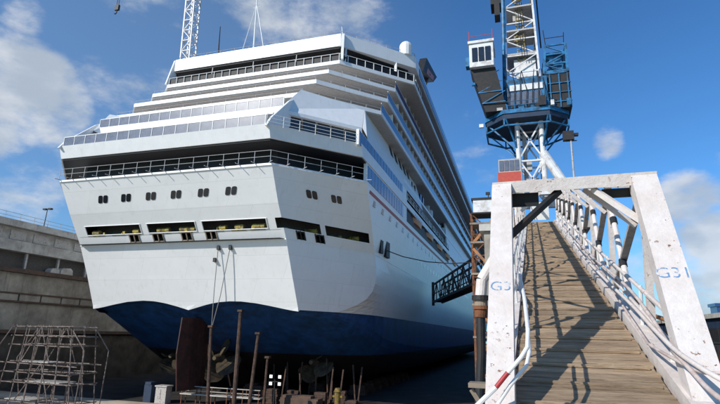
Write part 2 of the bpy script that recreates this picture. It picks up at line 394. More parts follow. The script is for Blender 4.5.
for side in (1, -1):
    grid = []
    for z in ZR:
        row = []
        for (x, y, k) in plan(z, side):
            zz = z
            if z < 5.6 and k[0] == 't': bz = bottom_z(k[1]); zz = bz+(z-3.9)/1.7*(5.6-bz); y = lev(max(3.9, zz))[0]
            row.append((x, y, zz, k))
        grid.append(row)
    for i in range(len(ZR)-1):
        z0, z1 = ZR[i], ZR[i+1]; zm = (z0+z1)/2
        for j in range(len(grid[0])-1):
            a, b, c, d = grid[i][j], grid[i][j+1], grid[i+1][j+1], grid[i+1][j]
            k0, k1 = a[3], b[3]; hole = False
            if k1[0] == 't':
                xm = (k0[1]+k1[1])/2
                if 11.92 < zm < 12.86 and any(p[0] < xm < p[1] for p in OPEN_T): hole = True
                if 11.05 < zm < 11.86 and any(p[0] < xm < p[1] for p in FAIR_T): hole = True
            if k1[0] == 'f' and side > 0:
                sm = ((k0[1] if k0[0] == 'f' else 0)+k1[1])/2
                if 11.92 < zm < 12.86 and any(p[0] < sm < p[1] for p in OPEN_F): hole = True
                if 11.05 < zm < 11.86 and any(p[0] < sm < p[1] for p in FAIR_F): hole = True
            if k1[0] == 't' and 11.92 < zm < 12.86 and side > 0 and k0[1] >= 12.6: hole = True
            q = [a[:3], b[:3], c[:3], d[:3]]
            if hole: openb.append((q, side)); continue
            if side < 0: q = q[::-1]
            hm.add(q, [(0,1,2,3)], 0)
# lower hull (run, bilge, bottom)
def zbot(Y): return lerp(3.7, -5.2, min(1, max(0, (Y-50)/17.0)))
def halfb(Y):
    W = [(49.6, 13.6), (54.0, 16.32), (56.4, 17.2), (59, 17.9), (62, 18.4), (66, 18.6)]
    for (y0, p), (y1, q) in zip(W[:-1], W[1:]):
        if Y <= y1: return lerp(p, q, max(0, (Y-y0)/(y1-y0)))
    if Y < 80: return lerp(18.6, 18.7, (Y-66)/14)
    for (y0, k0), (y1, k1) in zip([(210+62.5, 1)]+BOW[:0], []): pass
    if Y < 225: return 18.7
    return 18.7*max(.02, 1-((Y-225)/78.0)**1.7)
stations = [49.6, 51.2, 53, 55, 57.5, 60, 62.5, 66, 70, 78, 90, 120, 170, 225, 245, 262, 278, 292, 303]
NX = 24
prev = None
for Y in stations:
    B = halfb(Y); zb = zbot(Y); t = min(1, (Y-49.6)/60.0); n = lerp(1.35, 5.5, t**.55); rowp = []
    for j in range(-NX, NX+1):
        u = j/NX; a = abs(u)
        # denser near side
        a = 1-(1-a)**1.6 if a > 0 else 0
        a = min(1, a)
        depth = (4-zb)*(1-a**n)**(1/n)
        z = 3.98-depth
        yy_ = Y
        if Y == 49.6: z = bottom_z(a*13.4); yy_ = lev(max(3.9, z))[0]
        else: z += 1.7*math.exp(-(Y-49.6)/8.0)*math.sin(a**.85*math.pi)
        if a >= .999 and Y >= 49.6: z = 3.9 if Y > 49.6 else bottom_z(13.4)
        # match the upper hull's bowed facet curve
        x = (1 if u >= 0 else -1)*a*B
        if Y > 49.7 and Y < 62: 
            s = (Y-49.6)/12.9; 
        rowp.append((CX+x, yy_, z))
    if prev:
        for j in range(2*NX):
            a, b, c, d = prev[j], rowp[j], rowp[j+1], prev[j+1]
            zm = (a[2]+b[2]+c[2]+d[2])/4
            hm.add([a, d, c, b], [(0,1,2,3)], 1 if zm > .4 else 2)
    prev = rowp
# waterline closing shelf between facet curve and lower hull
for side in (1, -1):
    up = [(x, y, z if k[0] != 't' else bottom_z(k[1])) for (x, y, k), z in [(p, 3.9) for p in plan(3.9, side)] if k[0] in 'fs']
    cpts = [p for p in up if 49.5 < p[1] < 67]
    for a, b in zip(cpts[:-1], cpts[1:]):
        ia = (CX+side*halfb(a[1])*.93, a[1], 3.45-.1); ib = (CX+side*halfb(b[1])*.93, b[1], 3.35)
        q = [a, b, ib, ia]; hm.add(q if side < 0 else q[::-1], [(0,1,2,3)], 1)
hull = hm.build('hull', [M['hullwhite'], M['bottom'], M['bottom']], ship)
# skeg
b = MB()
for y0, y1 in ((60, 78),):
    b.add([(CX-.1, 57, .4), (CX+.1, 57, .4), (CX+.6, 80, .5), (CX-.6, 80, .5), (CX-.1, 60, -5.3), (CX+.1, 60, -5.3), (CX+.6, 80, -5.3), (CX-.6, 80, -5.3)],
          [(0,1,5,4), (1,2,6,5), (2,3,7,6), (3,0,4,7), (4,5,6,7), (0,3,2,1)])
b.build('skeg', M['anti'], ship)
# mooring deck behind openings: real recesses
b = MB()
for q, side in openb:
    c = sum((Vector(p) for p in q), Vector())/4
    nrm = (Vector(q[1])-Vector(q[0])).cross(Vector(q[3])-Vector(q[0])).normalized()
    out = Vector((c.x-CX, c.y-80, 0)).normalized()
    if nrm.dot(out) < 0: nrm = -nrm
for side in (1, -1):
    pts = [(CX+side*x, 46.9) for x in (0, 5, 12.2)]+[(CX+side*(facet(12.5, s)[0]-CX-1.1), facet(12.5, s)[1]+1.9) for s in (.1, .5, 1.0)]
    for (x0, y0), (x1, y1) in zip(pts[:-1], pts[1:]):
        q = [(x0, y0, 10.9), (x1, y1, 10.9), (x1, y1, 13.7), (x0, y0, 13.7)]
        b.add(q if side > 0 else q[::-1], [(0,1,2,3)], 0)
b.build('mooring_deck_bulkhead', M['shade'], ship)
b = MB()
for zz in (10.92, 11.78, 13.3):
    for side in (1, -1):
        P = [(CX, 45.4), (CX+side*13.0, 45.4)]+[(CX+side*(facet(zz, s)[0]-CX-.15), facet(zz, s)[1]+.35) for s in (.05, .5, .99)]
        Q = [(CX, 47.2), (CX+side*12.3, 47.2)]+[(CX+side*(facet(12.5, s)[0]-CX-1.3), facet(12.5, s)[1]+2.2) for s in (.05, .5, 1.0)]
        for k in range(len(P)-1):
            q = [(*P[k], zz), (*P[k+1], zz), (*Q[k+1], zz), (*Q[k], zz)]
            b.add(q, [(0,1,2,3)], 0)
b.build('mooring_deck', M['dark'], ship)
def moor_machine(x, y, z, s):
    b = MB(); n = random.randint(2, 4)
    for k in range(n):
        dx = random.uniform(-.7, .7)*s; h = random.uniform(.25, .7); w_ = random.uniform(.2, .5)
        if random.random() < .5: b.tube((x+dx-w_, y, z+.45), (x+dx+w_, y, z+.45), .28, n=10)
        else: b.box((x+dx-w_/2, y-.2, z), (x+dx+w_/2, y+.2, z+h))
    b.box((x-.9*s, y-.25, z), (x+.9*s, y+.25, z+.14))
    return b.build('mooring_winch', M['yellow'], ship)
for x in (-10.2, -7.4, -5.2, -1.2, 1.6, 5.5, 8.2, 10.4): moor_machine(CX+x, 45.6, 11.8, 1)
for s in (.12, .32, .6, .8):
    fx, fy = facet(12.5, s); moor_machine(fx-.9, fy+1.0, 11.8, .9)
# frames around openings
def frame_t(x0, x1, z0, z1, w_=.10):
    b = MB()
    def P(x, z): D, hw, B, Y = lev(z); return Vector((CX+x*hw/13.4, D-.03, z))
    b.bar(P(x0-w_, z0), P(x1+w_, z0), .1, w_); b.bar(P(x0-w_, z1), P(x1+w_, z1), .1, w_); b.bar(P(x0, z0), P(x0, z1), w_, .1); b.bar(P(x1, z0), P(x1, z1), w_, .1)
    return b
for p in OPEN_T: frame_t(*p, 11.92, 12.86, .07).build('opening_frame', M['rail'], ship)
for p in FAIR_T:
    b = frame_t(*p, 11.05, 11.86, .12); xm = (p[0]+p[1])/2; D = lev(11.5)[0]
    b.bar((CX+xm, D-.03+.28, 11.05), (CX+xm, D-.03-.2, 11.86), .12)
    b.build('fairlead', M['tan'], ship)
for p in FAIR_F:
    b = MB(); sm = (p[0]+p[1])/2
    for s in (p[0], sm, p[1]):
        f0 = facet(11.05, s); f1 = facet(11.86, s); b.bar((f0[0]+.02, f0[1]-.02, 11.05), (f1[0]+.02, f1[1]-.02, 11.86), .1)
    b.build('fairlead', M['darksteel'], ship)
# rub rail at the knuckle
b = MB()
for side in (1, -1):
    P = [(CX, lev(10.85)[0])]+[(CX+side*13.4, lev(10.85)[0])]+[(CX+side*(facet(10.85, s)[0]-CX), facet(10.85, s)[1]) for s in (.5, 1)]+[(CX+side*19.7, 230)]
    for k, (a, c) in enumerate(zip(P[:-1], P[1:])): b.bar((a[0], a[1]-.02, 10.86), (c[0], c[1]-.02, 10.86), .07, .07)
b.build('rub_rail', M['hullwhite'], ship)
# porthole pairs
def pair(p, right, up, nrm, parent=ship):
    right, up, nrm = [Vector(v).normalized() for v in (right, up, nrm)]
    b = MB(); p = Vector(p)
    for s in (-1, 1):
        c = p+right*s*.35
        pts = []
        for k in range(16):
            t = 2*math.pi*k/16; ct, st = math.cos(t), math.sin(t)
            rx = .29*abs(ct)**.45*(1 if ct > 0 else -1); rz = .47*abs(st)**.45*(1 if st > 0 else -1)
            pts.append(c+right*rx+up*rz)
        vs = [q+nrm*.05 for q in pts]+[q-nrm*.05 for q in pts]
        b.add(vs, [tuple(range(16)), tuple(range(16, 32))[::-1]]+[(k, 16+k, 16+(k+1) % 16, (k+1) % 16) for k in range(16)])
    return b.build('porthole', M['glass'], parent, smooth=False)
for x in (-11.9, -10.1, -8.1, -6.1, -3.9, -1.6+.0):
    pass
PX = [-12.35+2.27*k for k in range(6)]
import itertools
def trans_pt(px, py, z):
    """where a photo-measured feature sits on the raked transom (offset from centreline)"""
    return px
for x in (-8.06, -4.9, -1.6, 1.62, 5.0, 8.3):
    D, hw, B, Y = lev(15.5); D2 = lev(16.5)[0]; upv = Vector((.42, D2-D, 1))
    pair((CX+x, D, 15.5), (1,0,0), upv, Vector((0,-1,0)))
D, hw, B, Y = lev(15.5)
for s in (.357, .62):
    fx, fy = facet(15.5, s); f2 = facet(15.5, s+.1); f3 = facet(16.5, s)
    r_ = Vector((f2[0]-fx, f2[1]-fy, 0)).normalized(); u_ = Vector((f3[0]-fx, f3[1]-fy, 1))
    n_ = Vector((r_.y, -r_.x, 0)); pair((fx, fy, 15.5), r_, u_, n_)
# ledges (deck slabs). plan ring with facets
def ring(D, hw, B, Ys, yend=285):
    r = []
    r += [(CX-hw, D), (CX+hw, D), (CX+B, Ys), (CX+B, yend-25), (CX+B*.5, yend), (CX-B*.5, yend), (CX-B, yend-25), (CX-B, Ys)]
    return r
def slabring(name, D, hw, B, Ys, z0, z1, m, dz=0., yend=285, parent=ship):
    """dz: aft lean of the top edge"""
    lo = ring(D, hw, B, Ys, yend); hi = ring(D-dz, hw, B, Ys-dz, yend); n = 8
    b = MB(); b.add([(x, y, z0) for x, y in lo]+[(x, y, z1) for x, y in hi],
        [tuple(range(n))[::-1], tuple(range(n, 2*n))]+[(k, (k+1) % n, n+(k+1) % n, n+k) for k in range(n)])
    return b.build(name, m, parent)
slabring('deck', 41.75, 13.4, 20.8, 49.7, 17.5, 17.72, M['hullwhite'], yend=270)
# recessed promenade wall (dark glass)
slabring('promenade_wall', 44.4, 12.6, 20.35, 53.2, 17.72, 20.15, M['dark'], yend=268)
slabring('balcony_band', 41.3, 13.3, 20.6, 48.7, 20.15, 21.5, M['white'], dz=.5, yend=272)
def perimeter(D, hw, B, Ys, end, step):
    P = [Vector((CX-B, Ys, 0)), Vector((CX-hw, D, 0)), Vector((CX+hw, D, 0)), Vector((CX+B, Ys, 0)), Vector((CX+B, end, 0))]
    out = []
    for k, (a, b) in enumerate(zip(P[:-1], P[1:])):
        n = max(1, round((b-a).length/step))
        for i in range(n+(1 if k == 3 else 0)): out.append((a.lerp(b, i/n), k))
    return out
def railing(D, hw, B, Ys, end, z, h, step, m, lines=(1., .5), r=.035, bracket=0, parent=ship, name='railing', ks=(0,1,2,3)):
    al = perimeter(D, hw, B, Ys, end, step); pts = [p for i, p in enumerate(al) if p[1] in ks or (i and al[i-1][1] in ks and p[1] not in ks)]
    b = MB()
    for p, k in pts:
        q = p+Vector((0, 0, z)); b.tube(q, q+Vector((0, 0, h)), r*1.25, n=5)
        if bracket:
            o = Vector((0, -1, 0)) if k <= 1 else (Vector((.73, -.68, 0)) if k == 2 else Vector((1, 0, 0)))
            b.bar(q+Vector((0,0,.06))-o*.3, q+o*bracket+Vector((0,0,.0)), .07, .05)
    for (a, ka), (c, kc) in zip(pts[:-1], pts[1:]):
        for l in lines:
            b.tube(a+Vector((0,0,z+h*l)), c+Vector((0,0,z+h*l)), r, n=5)
    return b.build(name, m, parent)
railing(41.55, 13.35, 20.9, 49.4, 72, 17.72, 1.25, 1.75, M['railgrey'], lines=(1., .5), r=.026, bracket=.55, ks=(1, 2))
# open aft decks with glass windbreaks between z 21.15 and 28.5
b = MB(); b.box((CX-12.9, 45.0, 24.65), (CX+12.9, 60, 25.45)); b.build('deck', M['white'], ship)
b = MB(); b.box((CX-12.8, 45.2, 24.5), (CX+12.8, 60, 24.645)); b.build('soffit', M['cabinwall'], ship)
for sx in (-1, 1):
    x0, x1 = CX+sx*13.0, CX+sx*13.25; b = MB()
    P = [(40.5, 21.2), (41.3, 22.35), (45.0, 25.9), (48.2, 28.0), (50.5, 28.0), (47.2, 24.8), (43.5, 21.2)]
    n = len(P); b.add([(x0, y, z) for y, z in P]+[(x1, y, z) for y, z in P], [tuple(range(n)), tuple(range(n, 2*n))[::-1]]+[(k, n+k, n+(k+1) % n, (k+1) % n) for k in range(n)])
    b.build('side_screen', M['white'], ship)
for (yy, z0, z1, hx) in ((40.95, 21.5, 22.55, 12.9), (45.15, 25.5, 26.55, 12.6)):
    n = 17; x0 = CX-hx; step = (2*hx-.1)/n
    for k in range(n):
        xa, xb = x0+step*(k+.02), x0+step*(k+.98)
        if k == 0: proto = MB().box((xa, yy, z0), (xb, yy+.04, z1)).build('window', M['greyglass'], ship, origin=(xa, yy, z0))
        else: copy_to(proto, ship, Vector((xa, yy, z0))-Vector(ship.location))
    m_ = MB()
    for k in range(n+1): m_.box((x0+step*k-.03, yy-.04, z0), (x0+step*k+.03, yy+.07, z1+.06))
    m_.box((x0, yy-.03, z1+.005), (x0+step*n, yy+.06, z1+.08)); m_.build('glass_frame', M['rail'], ship)
# core behind lounge glass
b = MB(); b.prism(ring(45.8, 12.4, 15.0, 55, 270), 21.15, 24.4); b.prism(ring(50, 12.4, 15.5, 56, 270), 25.5, 27.8)
b.build('lounge_interior', M['cabinwall'], ship)
# sloping roof panel over starboard facet, mirrored to port
for s in (1, -1):
    def X(x): return CX+s*(x-CX)
    A = (X(-23.5), 44.2, 24.75); B_ = (X(-16.4), 51.3, 24.75); C_ = (X(-16.9), 53.8, 28.35); D_ = (X(-22.5), 47.2, 28.35); A2 = (X(-23.5), 44.2, 24.35); B2 = (X(-16.4), 51.3, 24.35)
    E_ = (X(-23.5), 48.2, 24.35); F_ = (X(-18.5), 54, 24.35)
    b = MB(); q = [A, B_, C_, D_, A2, B2]
    fs = [(0,1,2,3), (4,5,1,0)]
    b.add(q if 1 else q, fs); b.add([A2, B2, F_, E_], [(0,1,2,3)]); b.add([A, D_, (X(-24), 48.5, 28.35), (X(-24), 45, 24.5)], [(0,1,2,3)])
    b.build('sloping_roof', M['white'], ship)
    # dark windows under it
    n = 6
    for k in range(n):
        t0, t1 = k/n+.012, (k+1)/n-.012
        p0 = Vector((X(-23.9), 43.7, 0)).lerp(Vector((X(-16.6), 51.1, 0)), t0); p1 = Vector((X(-23.9), 43.7, 0)).lerp(Vector((X(-16.6), 51.1, 0)), t1)
        off = Vector((-s*.35, .35, 0)); p0 += off; p1 += off
        w_ = MB(); w_.add([(p0.x, p0.y, 21.2), (p1.x, p1.y, 21.2), (p1.x, p1.y, 24.33), (p0.x, p0.y, 24.33), (p0.x-.05*s, p0.y+.06, 21.2), (p1.x-.05*s, p1.y+.06, 21.2), (p1.x-.05*s, p1.y+.06, 24.33), (p0.x-.05*s, p0.y+.06, 24.33)],
                    [(0,1,2,3), (7,6,5,4), (0,4,5,1), (3,2,6,7), (1,5,6,2), (4,0,3,7)]).build('window', M['glass'], ship)
railing(40.25, 13.35, 20.55, 47.6, 49, 21.15, 1.15, 1.75, M['rail'], lines=(1., .66, .33), r=.028, ks=(2,))
# side walls z 20..28
def sidewall(x, y0, y1, z0, z1, m, name, th=.3, x1=None):
    x1 = x if x1 is None else x1
    b = MB(); b.add([(x, y0, z0), (x, y1, z0), (x1, y1, z1), (x1, y0, z1), (x-th, y0, z0), (x-th, y1, z0), (x1-th, y1, z1), (x1-th, y0, z1)],
        [(0,1,2,3), (5,4,7,6), (0,4,5,1), (3,2,6,7), (1,5,6,2), (4,0,3,7)])
    return b.build(name, m, ship)
sidewall(-15.5, 50.4, 71.5, 17.73, 20.14, M['white'], 'side_wall')
sidewall(-15.5, 47.4, 71.5, 21.16, 22.9, M['white'], 'side_wall')
b = MB(); b.add([(-15.5, 50.6, 22.9), (-15.5, 85, 22.9), (-16.9, 85, 28.3), (-16.9, 53.8, 28.3), (-16.35, 51.25, 24.7), (-15.6, 50.7, 23.3)], [(0,1,2,3,4,5)]); b.add([(-15.8, 50.7, 22.9), (-15.8, 85, 22.9), (-17.2, 85, 28.3), (-17.2, 53.9, 28.3), (-16.7, 51.35, 24.7), (-15.9, 50.8, 23.3)], [(5,4,3,2,1,0)])
b.build('side_wall', M['white'], ship)
sidewall(-18.8, 71.3, 250, 17.7, 27.9, M['cabinwall'], 'recess_wall')
sidewall(-15.5, 118, 270, 17.73, 28.0, M['white'], 'side_wall', x1=-16.2)
b = MB(); b.box((-20, 71.3, 21.0), (-15.4, 118, 21.4)); b.box((-20, 71.3, 24.4), (-15.9, 250, 24.8)); b.build('recess_deck', M['white'], ship)
# port mirror wall (simple)
b = MB(); b.box((-56.5, 50.4, 17.7), (-56.2, 270, 28.0)); b.build('side_wall', M['white'], ship)
def winrow(y0, y1, z0, z1, step, gap, m, x=-15.46, x1=None):
    x1 = x if x1 is None else x1
    n = int((y1-y0)/step); pr = None
    for k in range(n):
        y = y0+k*step; o = Vector((x, y, z0))
        if pr is None:
            b = MB(); e = step-gap
            b.add([(x, y, z0), (x, y+e, z0), (x1, y+e, z1), (x1, y, z1), (x-.06, y, z0), (x-.06, y+e, z0), (x1-.06, y+e, z1), (x1-.06, y, z1)],
                  [(0,1,2,3), (5,4,7,6), (0,4,5,1), (3,2,6,7), (1,5,6,2), (4,0,3,7)])
            pr = b.build('window', m, ship, origin=o)
        else: copy_to(pr, ship, o-Vector(ship.location))
winrow(51.0, 69.2, 18.1, 19.95, 1.4, .22, M['blueglass'])
winrow(47.8, 70.0, 21.2, 22.8, 1.4, .22, M['blueglass'])
winrow(65.0, 80, 26.3, 27.75, 2.9, 1.5, M['dark'], x=-16.33, x1=-16.70)
winrow(53.2, 150, 15.75, 16.45, 3.75, 2.9, M['glass'], x=-15.42, x1=-15.36)
winrow(78, 170, 13.2, 14.0, 3.2, 2.4, M['glass'], x=-15.86, x1=-15.74)
for (y0, y1, z0, z1) in ((58.6, 59.7, 11.3, 12.9), (61.2, 63.0, 11.2, 13.2)):
    MB().box((-16.4, y0, z0), (-15.88, y1, z1)).build('side_port', M['dark'], ship)
# red stripe
b = MB(); b.add([(-15.28, 51.2, 16.75), (-15.28, 130, 16.75), (-15.23, 130, 17.1), (-15.23, 51.2, 17.1), (-15.45, 51.2, 16.75), (-15.45, 130, 16.75), (-15.45, 130, 17.1), (-15.45, 51.2, 17.1)],
                [(0,1,2,3), (0,4,5,1), (3,2,6,7), (1,5,6,2), (4,0,3,7)])
b.build('stripe', M['red'], ship)
# terraces
TER = [(28.5, 48.0, 13.4, 20.8, 55.2), (31.7, 51.1, 13.6, 20.8, 58.4), (34.9, 54.5, 13.8, 21.0, 61.8), (38.0, 57.6, 14.1, 22.8, 66.2)]
for i, (z, D, hw, B, Ys) in enumerate(TER):
    slabring('deck', D, hw, B, Ys, z-.5, z, M['white'], yend=285)
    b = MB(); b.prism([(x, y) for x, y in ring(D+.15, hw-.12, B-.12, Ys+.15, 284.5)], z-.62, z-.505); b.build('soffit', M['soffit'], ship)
    if i < 3:
        nx = TER[i+1]
        Dn, hn, Bn, Yn = nx[1]+2.2, nx[2]-.8, 20.8-2.4, nx[4]+2.6
    else: Dn, hn, Bn, Yn = 61.8, 12.6, 18.6, 70
    top = [31.08, 34.28, 37.38, 40.7][i]
    slabring('cabin_wall', Dn, hn, Bn, Yn, z, top, M['cabinwall'] if i < 3 else M['dark'], yend=280)
    if i < 3:
        # cabin partitions and doors on the balconies
        y = Yn+1; pr = None
        while y < 230:
            if pr is None: pr = MB().box((CX+Bn+.01, y, z+.01), (CX+B-.2, y+.08, top-.01)).build('balcony_partition', M['rail'], ship, origin=(CX+Bn, y, z))
            else: copy_to(pr, ship, Vector((CX+Bn, y, z))-Vector(ship.location))
            y += 2.9 if y < 140 else 6
        b = MB(); n = 9
        for k in range(n):
            x = CX-hn+2*hn*(k+.5)/n; b.box((x-.85, Dn-.05, z+.05), (x+.85, Dn-.01, z+2.15))
        b.build('balcony_door', M['glass'], ship)
        b = MB(); y = Yn+1.2
        while y < 250: b.box((CX+Bn, y+.3, z+.05), (CX+Bn+.05, y+2.2, z+2.2)); y += 2.9
        b.build('balcony_door', M['glass'], ship)
        # side balustrades: blue glass
        b = MB(); b.box((CX+B-.1, Ys+.4, z+.05), (CX+B-.05, 250, z+1.1)); b.build('balustrade', M['blueglass'], ship)
        b = MB(); b.tube((CX+B-.07, Ys+.2, z+1.14), (CX+B-.07, 250, z+1.14), .05); b.build('handrail', M['rail'], ship)
        railing(D+.15, hw-.15, B-.1, Ys+.15, Ys+1, z, .45, 2.0, M['railgrey'], lines=(1.,), r=.022, ks=(0,1,2))
# top deck railing with dark infill
railing(57.75, 13.95, 22.7, 66.2, 72, 38.0, 1.15, 1.3, M['rail'], lines=(1., .0), r=.045)
b = MB()
for (p, k), (q, k2) in zip(perimeter(57.9, 13.9, 22.6, 66.3, 72, 1.3)[:-1], perimeter(57.9, 13.9, 22.6, 66.3, 72, 1.3)[1:]):
    b.quad(p+Vector((0,0,38.15)), q+Vector((0,0,38.15)), q+Vector((0,0,38.95)), p+Vector((0,0,38.95)))
b.build('balustrade', M['dark'], ship)
# roof
slabring('roof', 58.4, 13.8, 22.8, 67.2, 40.75, 42.7, M['white'], yend=282)
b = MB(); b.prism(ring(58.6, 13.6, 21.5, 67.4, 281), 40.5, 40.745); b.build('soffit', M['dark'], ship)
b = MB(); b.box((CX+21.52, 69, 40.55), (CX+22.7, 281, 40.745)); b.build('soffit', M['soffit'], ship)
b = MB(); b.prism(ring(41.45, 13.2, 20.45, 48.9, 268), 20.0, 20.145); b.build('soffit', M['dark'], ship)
b = MB(); b.box((CX+22.82, 70, 41.0), (CX+22.88, 280, 42.2)); b.build('roof_stripe', M['blueglass'], ship)
railing(59.0, 13.6, 22.5, 67.6, 120, 42.7, .8, 2.4, M['steelgrey'], lines=(1.,), r=.03)
# slanted end supports, port and starboard
for s in (-1, 1):
    b = MB()
    a = Vector((CX+s*14.3, 58.0, 38.0)); c = Vector((CX+s*14.0, 59.0, 42.6))
    b.bar(a, c, .35, 1.0); b.bar(a+Vector((s*.2, .8, 0)), c+Vector((s*.2, .9, 0)), .2, .8)
    b.build('end_support', M['white'], ship)
for t in (0.0, .72):
    P = Vector((CX+13.9, 58.6, 38)).lerp(Vector((CX+22.7, 67.2, 38)), t); b = MB(); b.bar(P, P+Vector((0, .2, 2.8)), .14 if t < .1 else .35); b.build('pillar', M['rail'], ship)
for x in (-7, 0, 7): b = MB(); b.bar((CX+x, 58.5, 38), (CX+x, 58.7, 40.8), .1); b.build('pillar', M['cabinwall'], ship)
# radar dome with cage
rd = MB(); c = Vector((-14.6, 66.6, 43.6))
for i in range(6):
    t0, t1 = math.pi/2*i/6, math.pi/2*(i+1)/6
    rd.tube(c+Vector((0,0,.5+1.0*math.sin(t0))), c+Vector((0,0,.5+1.0*math.sin(t1))), 1.0*math.cos(t0), max(.01, 1.0*math.cos(t1)), n=14)
rd.tube(c+Vector((0,0,-1)), c+Vector((0,0,.5)), .95, 1.0, n=14); rd.build('radar_dome', M['rail'], ship, smooth=False)
# masts on the roof
def mast(name, x, y, h, guys=True, m='rail', r=.16):
    b = MB(); P = Vector((x, y, 42.7)); b.tube(P, P+Vector((-.3, 0, h)), r, r*.5)
    if guys:
        for dx in (-2.6, 2.2): b.tube(P+Vector((dx, 0, 0)), P+Vector((-.2, 0, h*.7)), .06, n=5)
        b.tube(P+Vector((-.8, 0, h*.66)), P+Vector((.6, 0, h*.66)), .06, n=5)
    return b.build(name, M[m], ship)
mast('mast', -38.2, 62, 15); mast('antenna', -44.6, 62, 7.5, False, 'darksteel', .13); mast('antenna', -47.0, 62, 2.0, False, 'rail', .1); mast('antenna', -22.4, 60, 2.2, False, 'rail', .09)
# funnel wing
fn = MB(); P = [(73.5, 43.8), (84.0, 47.2), (88.5, 50.6), (77.0, 48.2)]
fn.add([(-14.4, y, z) for y, z in P]+[(-13.2, y, z) for y, z in P], [(0,1,2,3), (7,6,5,4), (0,4,5,1), (1,5,6,2), (2,6,7,3), (3,7,4,0)], 0)
fn.add([(-13.16, 76.5, 44.9), (-13.16, 83.6, 47.2), (-13.16, 84.5, 48.6), (-13.16, 77.6, 46.6)], [(0,1,2,3)], 1)
fn.bar((-16, 80, 42), (-14, 80, 47), .5, 2); fn.build('funnel_wing', [M['darksteel'], M['finred']], ship)
fb = MB(); fb.prism([(CX-4, 110), (CX+4, 110), (CX+4, 124), (CX-4, 124)], 42.7, 58); fb.build('funnel', M['cranered'], ship)
# rudder
b = MB(); rz = [(2.9, 48.6, 53.6), (-1, 48.3, 53.9), (-4.9, 49.0, 53.7)]
vs = []
for z, y0, y1 in rz:
    for t, wd in ((0, .06), (.35, .38), (.75, .42), (1, .2)):
        y = lerp(y0, y1, t); vs += [(CX-wd, y, z), (CX+wd, y, z)]
fs = []
for i in range(2):
    o = i*8
    for k in range(3):
        a = o+2*k; fs += [(a, a+2, a+10, a+8), (a+3, a+1, a+9, a+11)]
    fs += [(o, o+1, o+9, o+8), (o+7, o+6, o+14, o+15)]
fs += [(0, 1, 3, 2), (2, 3, 5, 4), (4, 5, 7, 6)]+[(18, 19, 17, 16), (20, 21, 19, 18), (22, 23, 21, 20)]
b.add(vs, fs); b.tube((CX, 52.6, 2.6), (CX, 52.6, 4.6), .5); b.build('rudder', mat('rudder_paint', (.06, .022, .018), .7, var=.3, scale=.8, c2=(.03, .014, .012), streak=((.10, .085, .075), .5)), ship)
# propellers
def propeller(x, y, z, r):
    b = MB(); b.tube((x, y-.9, z), (x, y+.3, z), .25, .75, n=14); b.tube((x, y+.3, z), (x, y+1.2, z), .75, .6, n=14)
    for k in range(4):
        a = math.pi/4+.3+k*math.pi/2; rows = []
        for i in range(7):
            t = i/6; rr = .55+(r-.55)*t; wd = (.55+1.15*math.sin(math.pi*min(1, t*.9+.08)))*r/3.0*(1 if t < 1 else .4)
            tw = R(58-30*t)
            rad = Vector((math.cos(a), 0, math.sin(a))); tan = Vector((-math.sin(a), 0, math.cos(a)))
            ch = tan*math.cos(tw)+Vector((0, 1, 0))*math.sin(tw); c0 = Vector((x, y, z))+rad*rr+tan*t*t*.35
            rows.append((c0-ch*wd, c0+ch*wd))
        nrm = Vector((0, .07, 0)); o = len(b.v)
        vs = []
        for p, q in rows: vs += [p-nrm, q-nrm, q+nrm, p+nrm]
        fs = []
        for i in range(6):
            e = 4*i
            for j in range(4): fs.append((e+j, e+(j+1) % 4, e+4+(j+1) % 4, e+4+j))
        fs.append((24, 25, 26, 27)); b.add(vs, fs)
    return b
propeller(CX, 56.6, -1.7, 3.0).build('propeller', M['brass'], ship)
MB().tube((CX, 57, -1.7), (CX, 64, -1.7), .7, 1.2, n=14).build('shaft', M['anti'], ship)
for s in (1, -1):
    propeller(CX+s*10.5, 62, -2.0, 2.6).build('propeller', M['brass'], ship)
    b = MB(); b.tube((CX+s*10.5, 62.5, -2.0), (CX+s*10.5, 78, -2.2), .55, .8, n=12); b.bar((CX+s*10.5, 65, -2), (CX+s*9.5, 66.5, 2.5), .3, 1.0); b.bar((CX+s*10.5, 65, -2), (CX+s*12.5, 66.5, 2.5), .3, 1.0); b.build('shaft', M['anti'], ship)
# lifeboats hung in the side recess
def lifeboat():
    r = empty('lifeboat', (0,0,0)); S = 10
    b = MB(); prev = None
    for i in range(11):
        t = i/10; y = (t-.5)*S; wd = 1.5*math.sin(math.pi*min(.97, max(.03, t)))**.45; keel = -1.2+.5*abs(2*t-1)**3
        rowp = [(-wd, y, .2), (-wd*.85, y, keel*.5), (0, y, keel), (wd*.85, y, keel*.5), (wd, y, .2)]
        if prev:
            for j in range(4): b.add([prev[j], prev[j+1], rowp[j+1], rowp[j]], [(0,1,2,3)])
        prev = rowp
    b.add([(-1.35, -4.9, .2), (1.35, -4.9, .2), (1.35, 4.9, .2), (-1.35, 4.9, .2)], [(0,1,2,3)])
    b.build('hull', M['orangeboat'], r)
    c = MB(); c.add([(-1.3,-4.2,.2),(1.3,-4.2,.2),(1.3,4.2,.2),(-1.3,4.2,.2),(-.9,-3.6,1.3),(.9,-3.6,1.3),(.9,3.6,1.3),(-.9,3.6,1.3)], [(4,5,6,7),(0,1,5,4),(1,2,6,5),(2,3,7,6),(3,0,4,7)])
    c.build('canopy', M['rail'], r)
    for k in range(5): MB().box((1.14, -3.2+k*1.4, .5), (1.22, -2.4+k*1.4, .85)).build('window', M['glass'], r)
    return r
lb = None
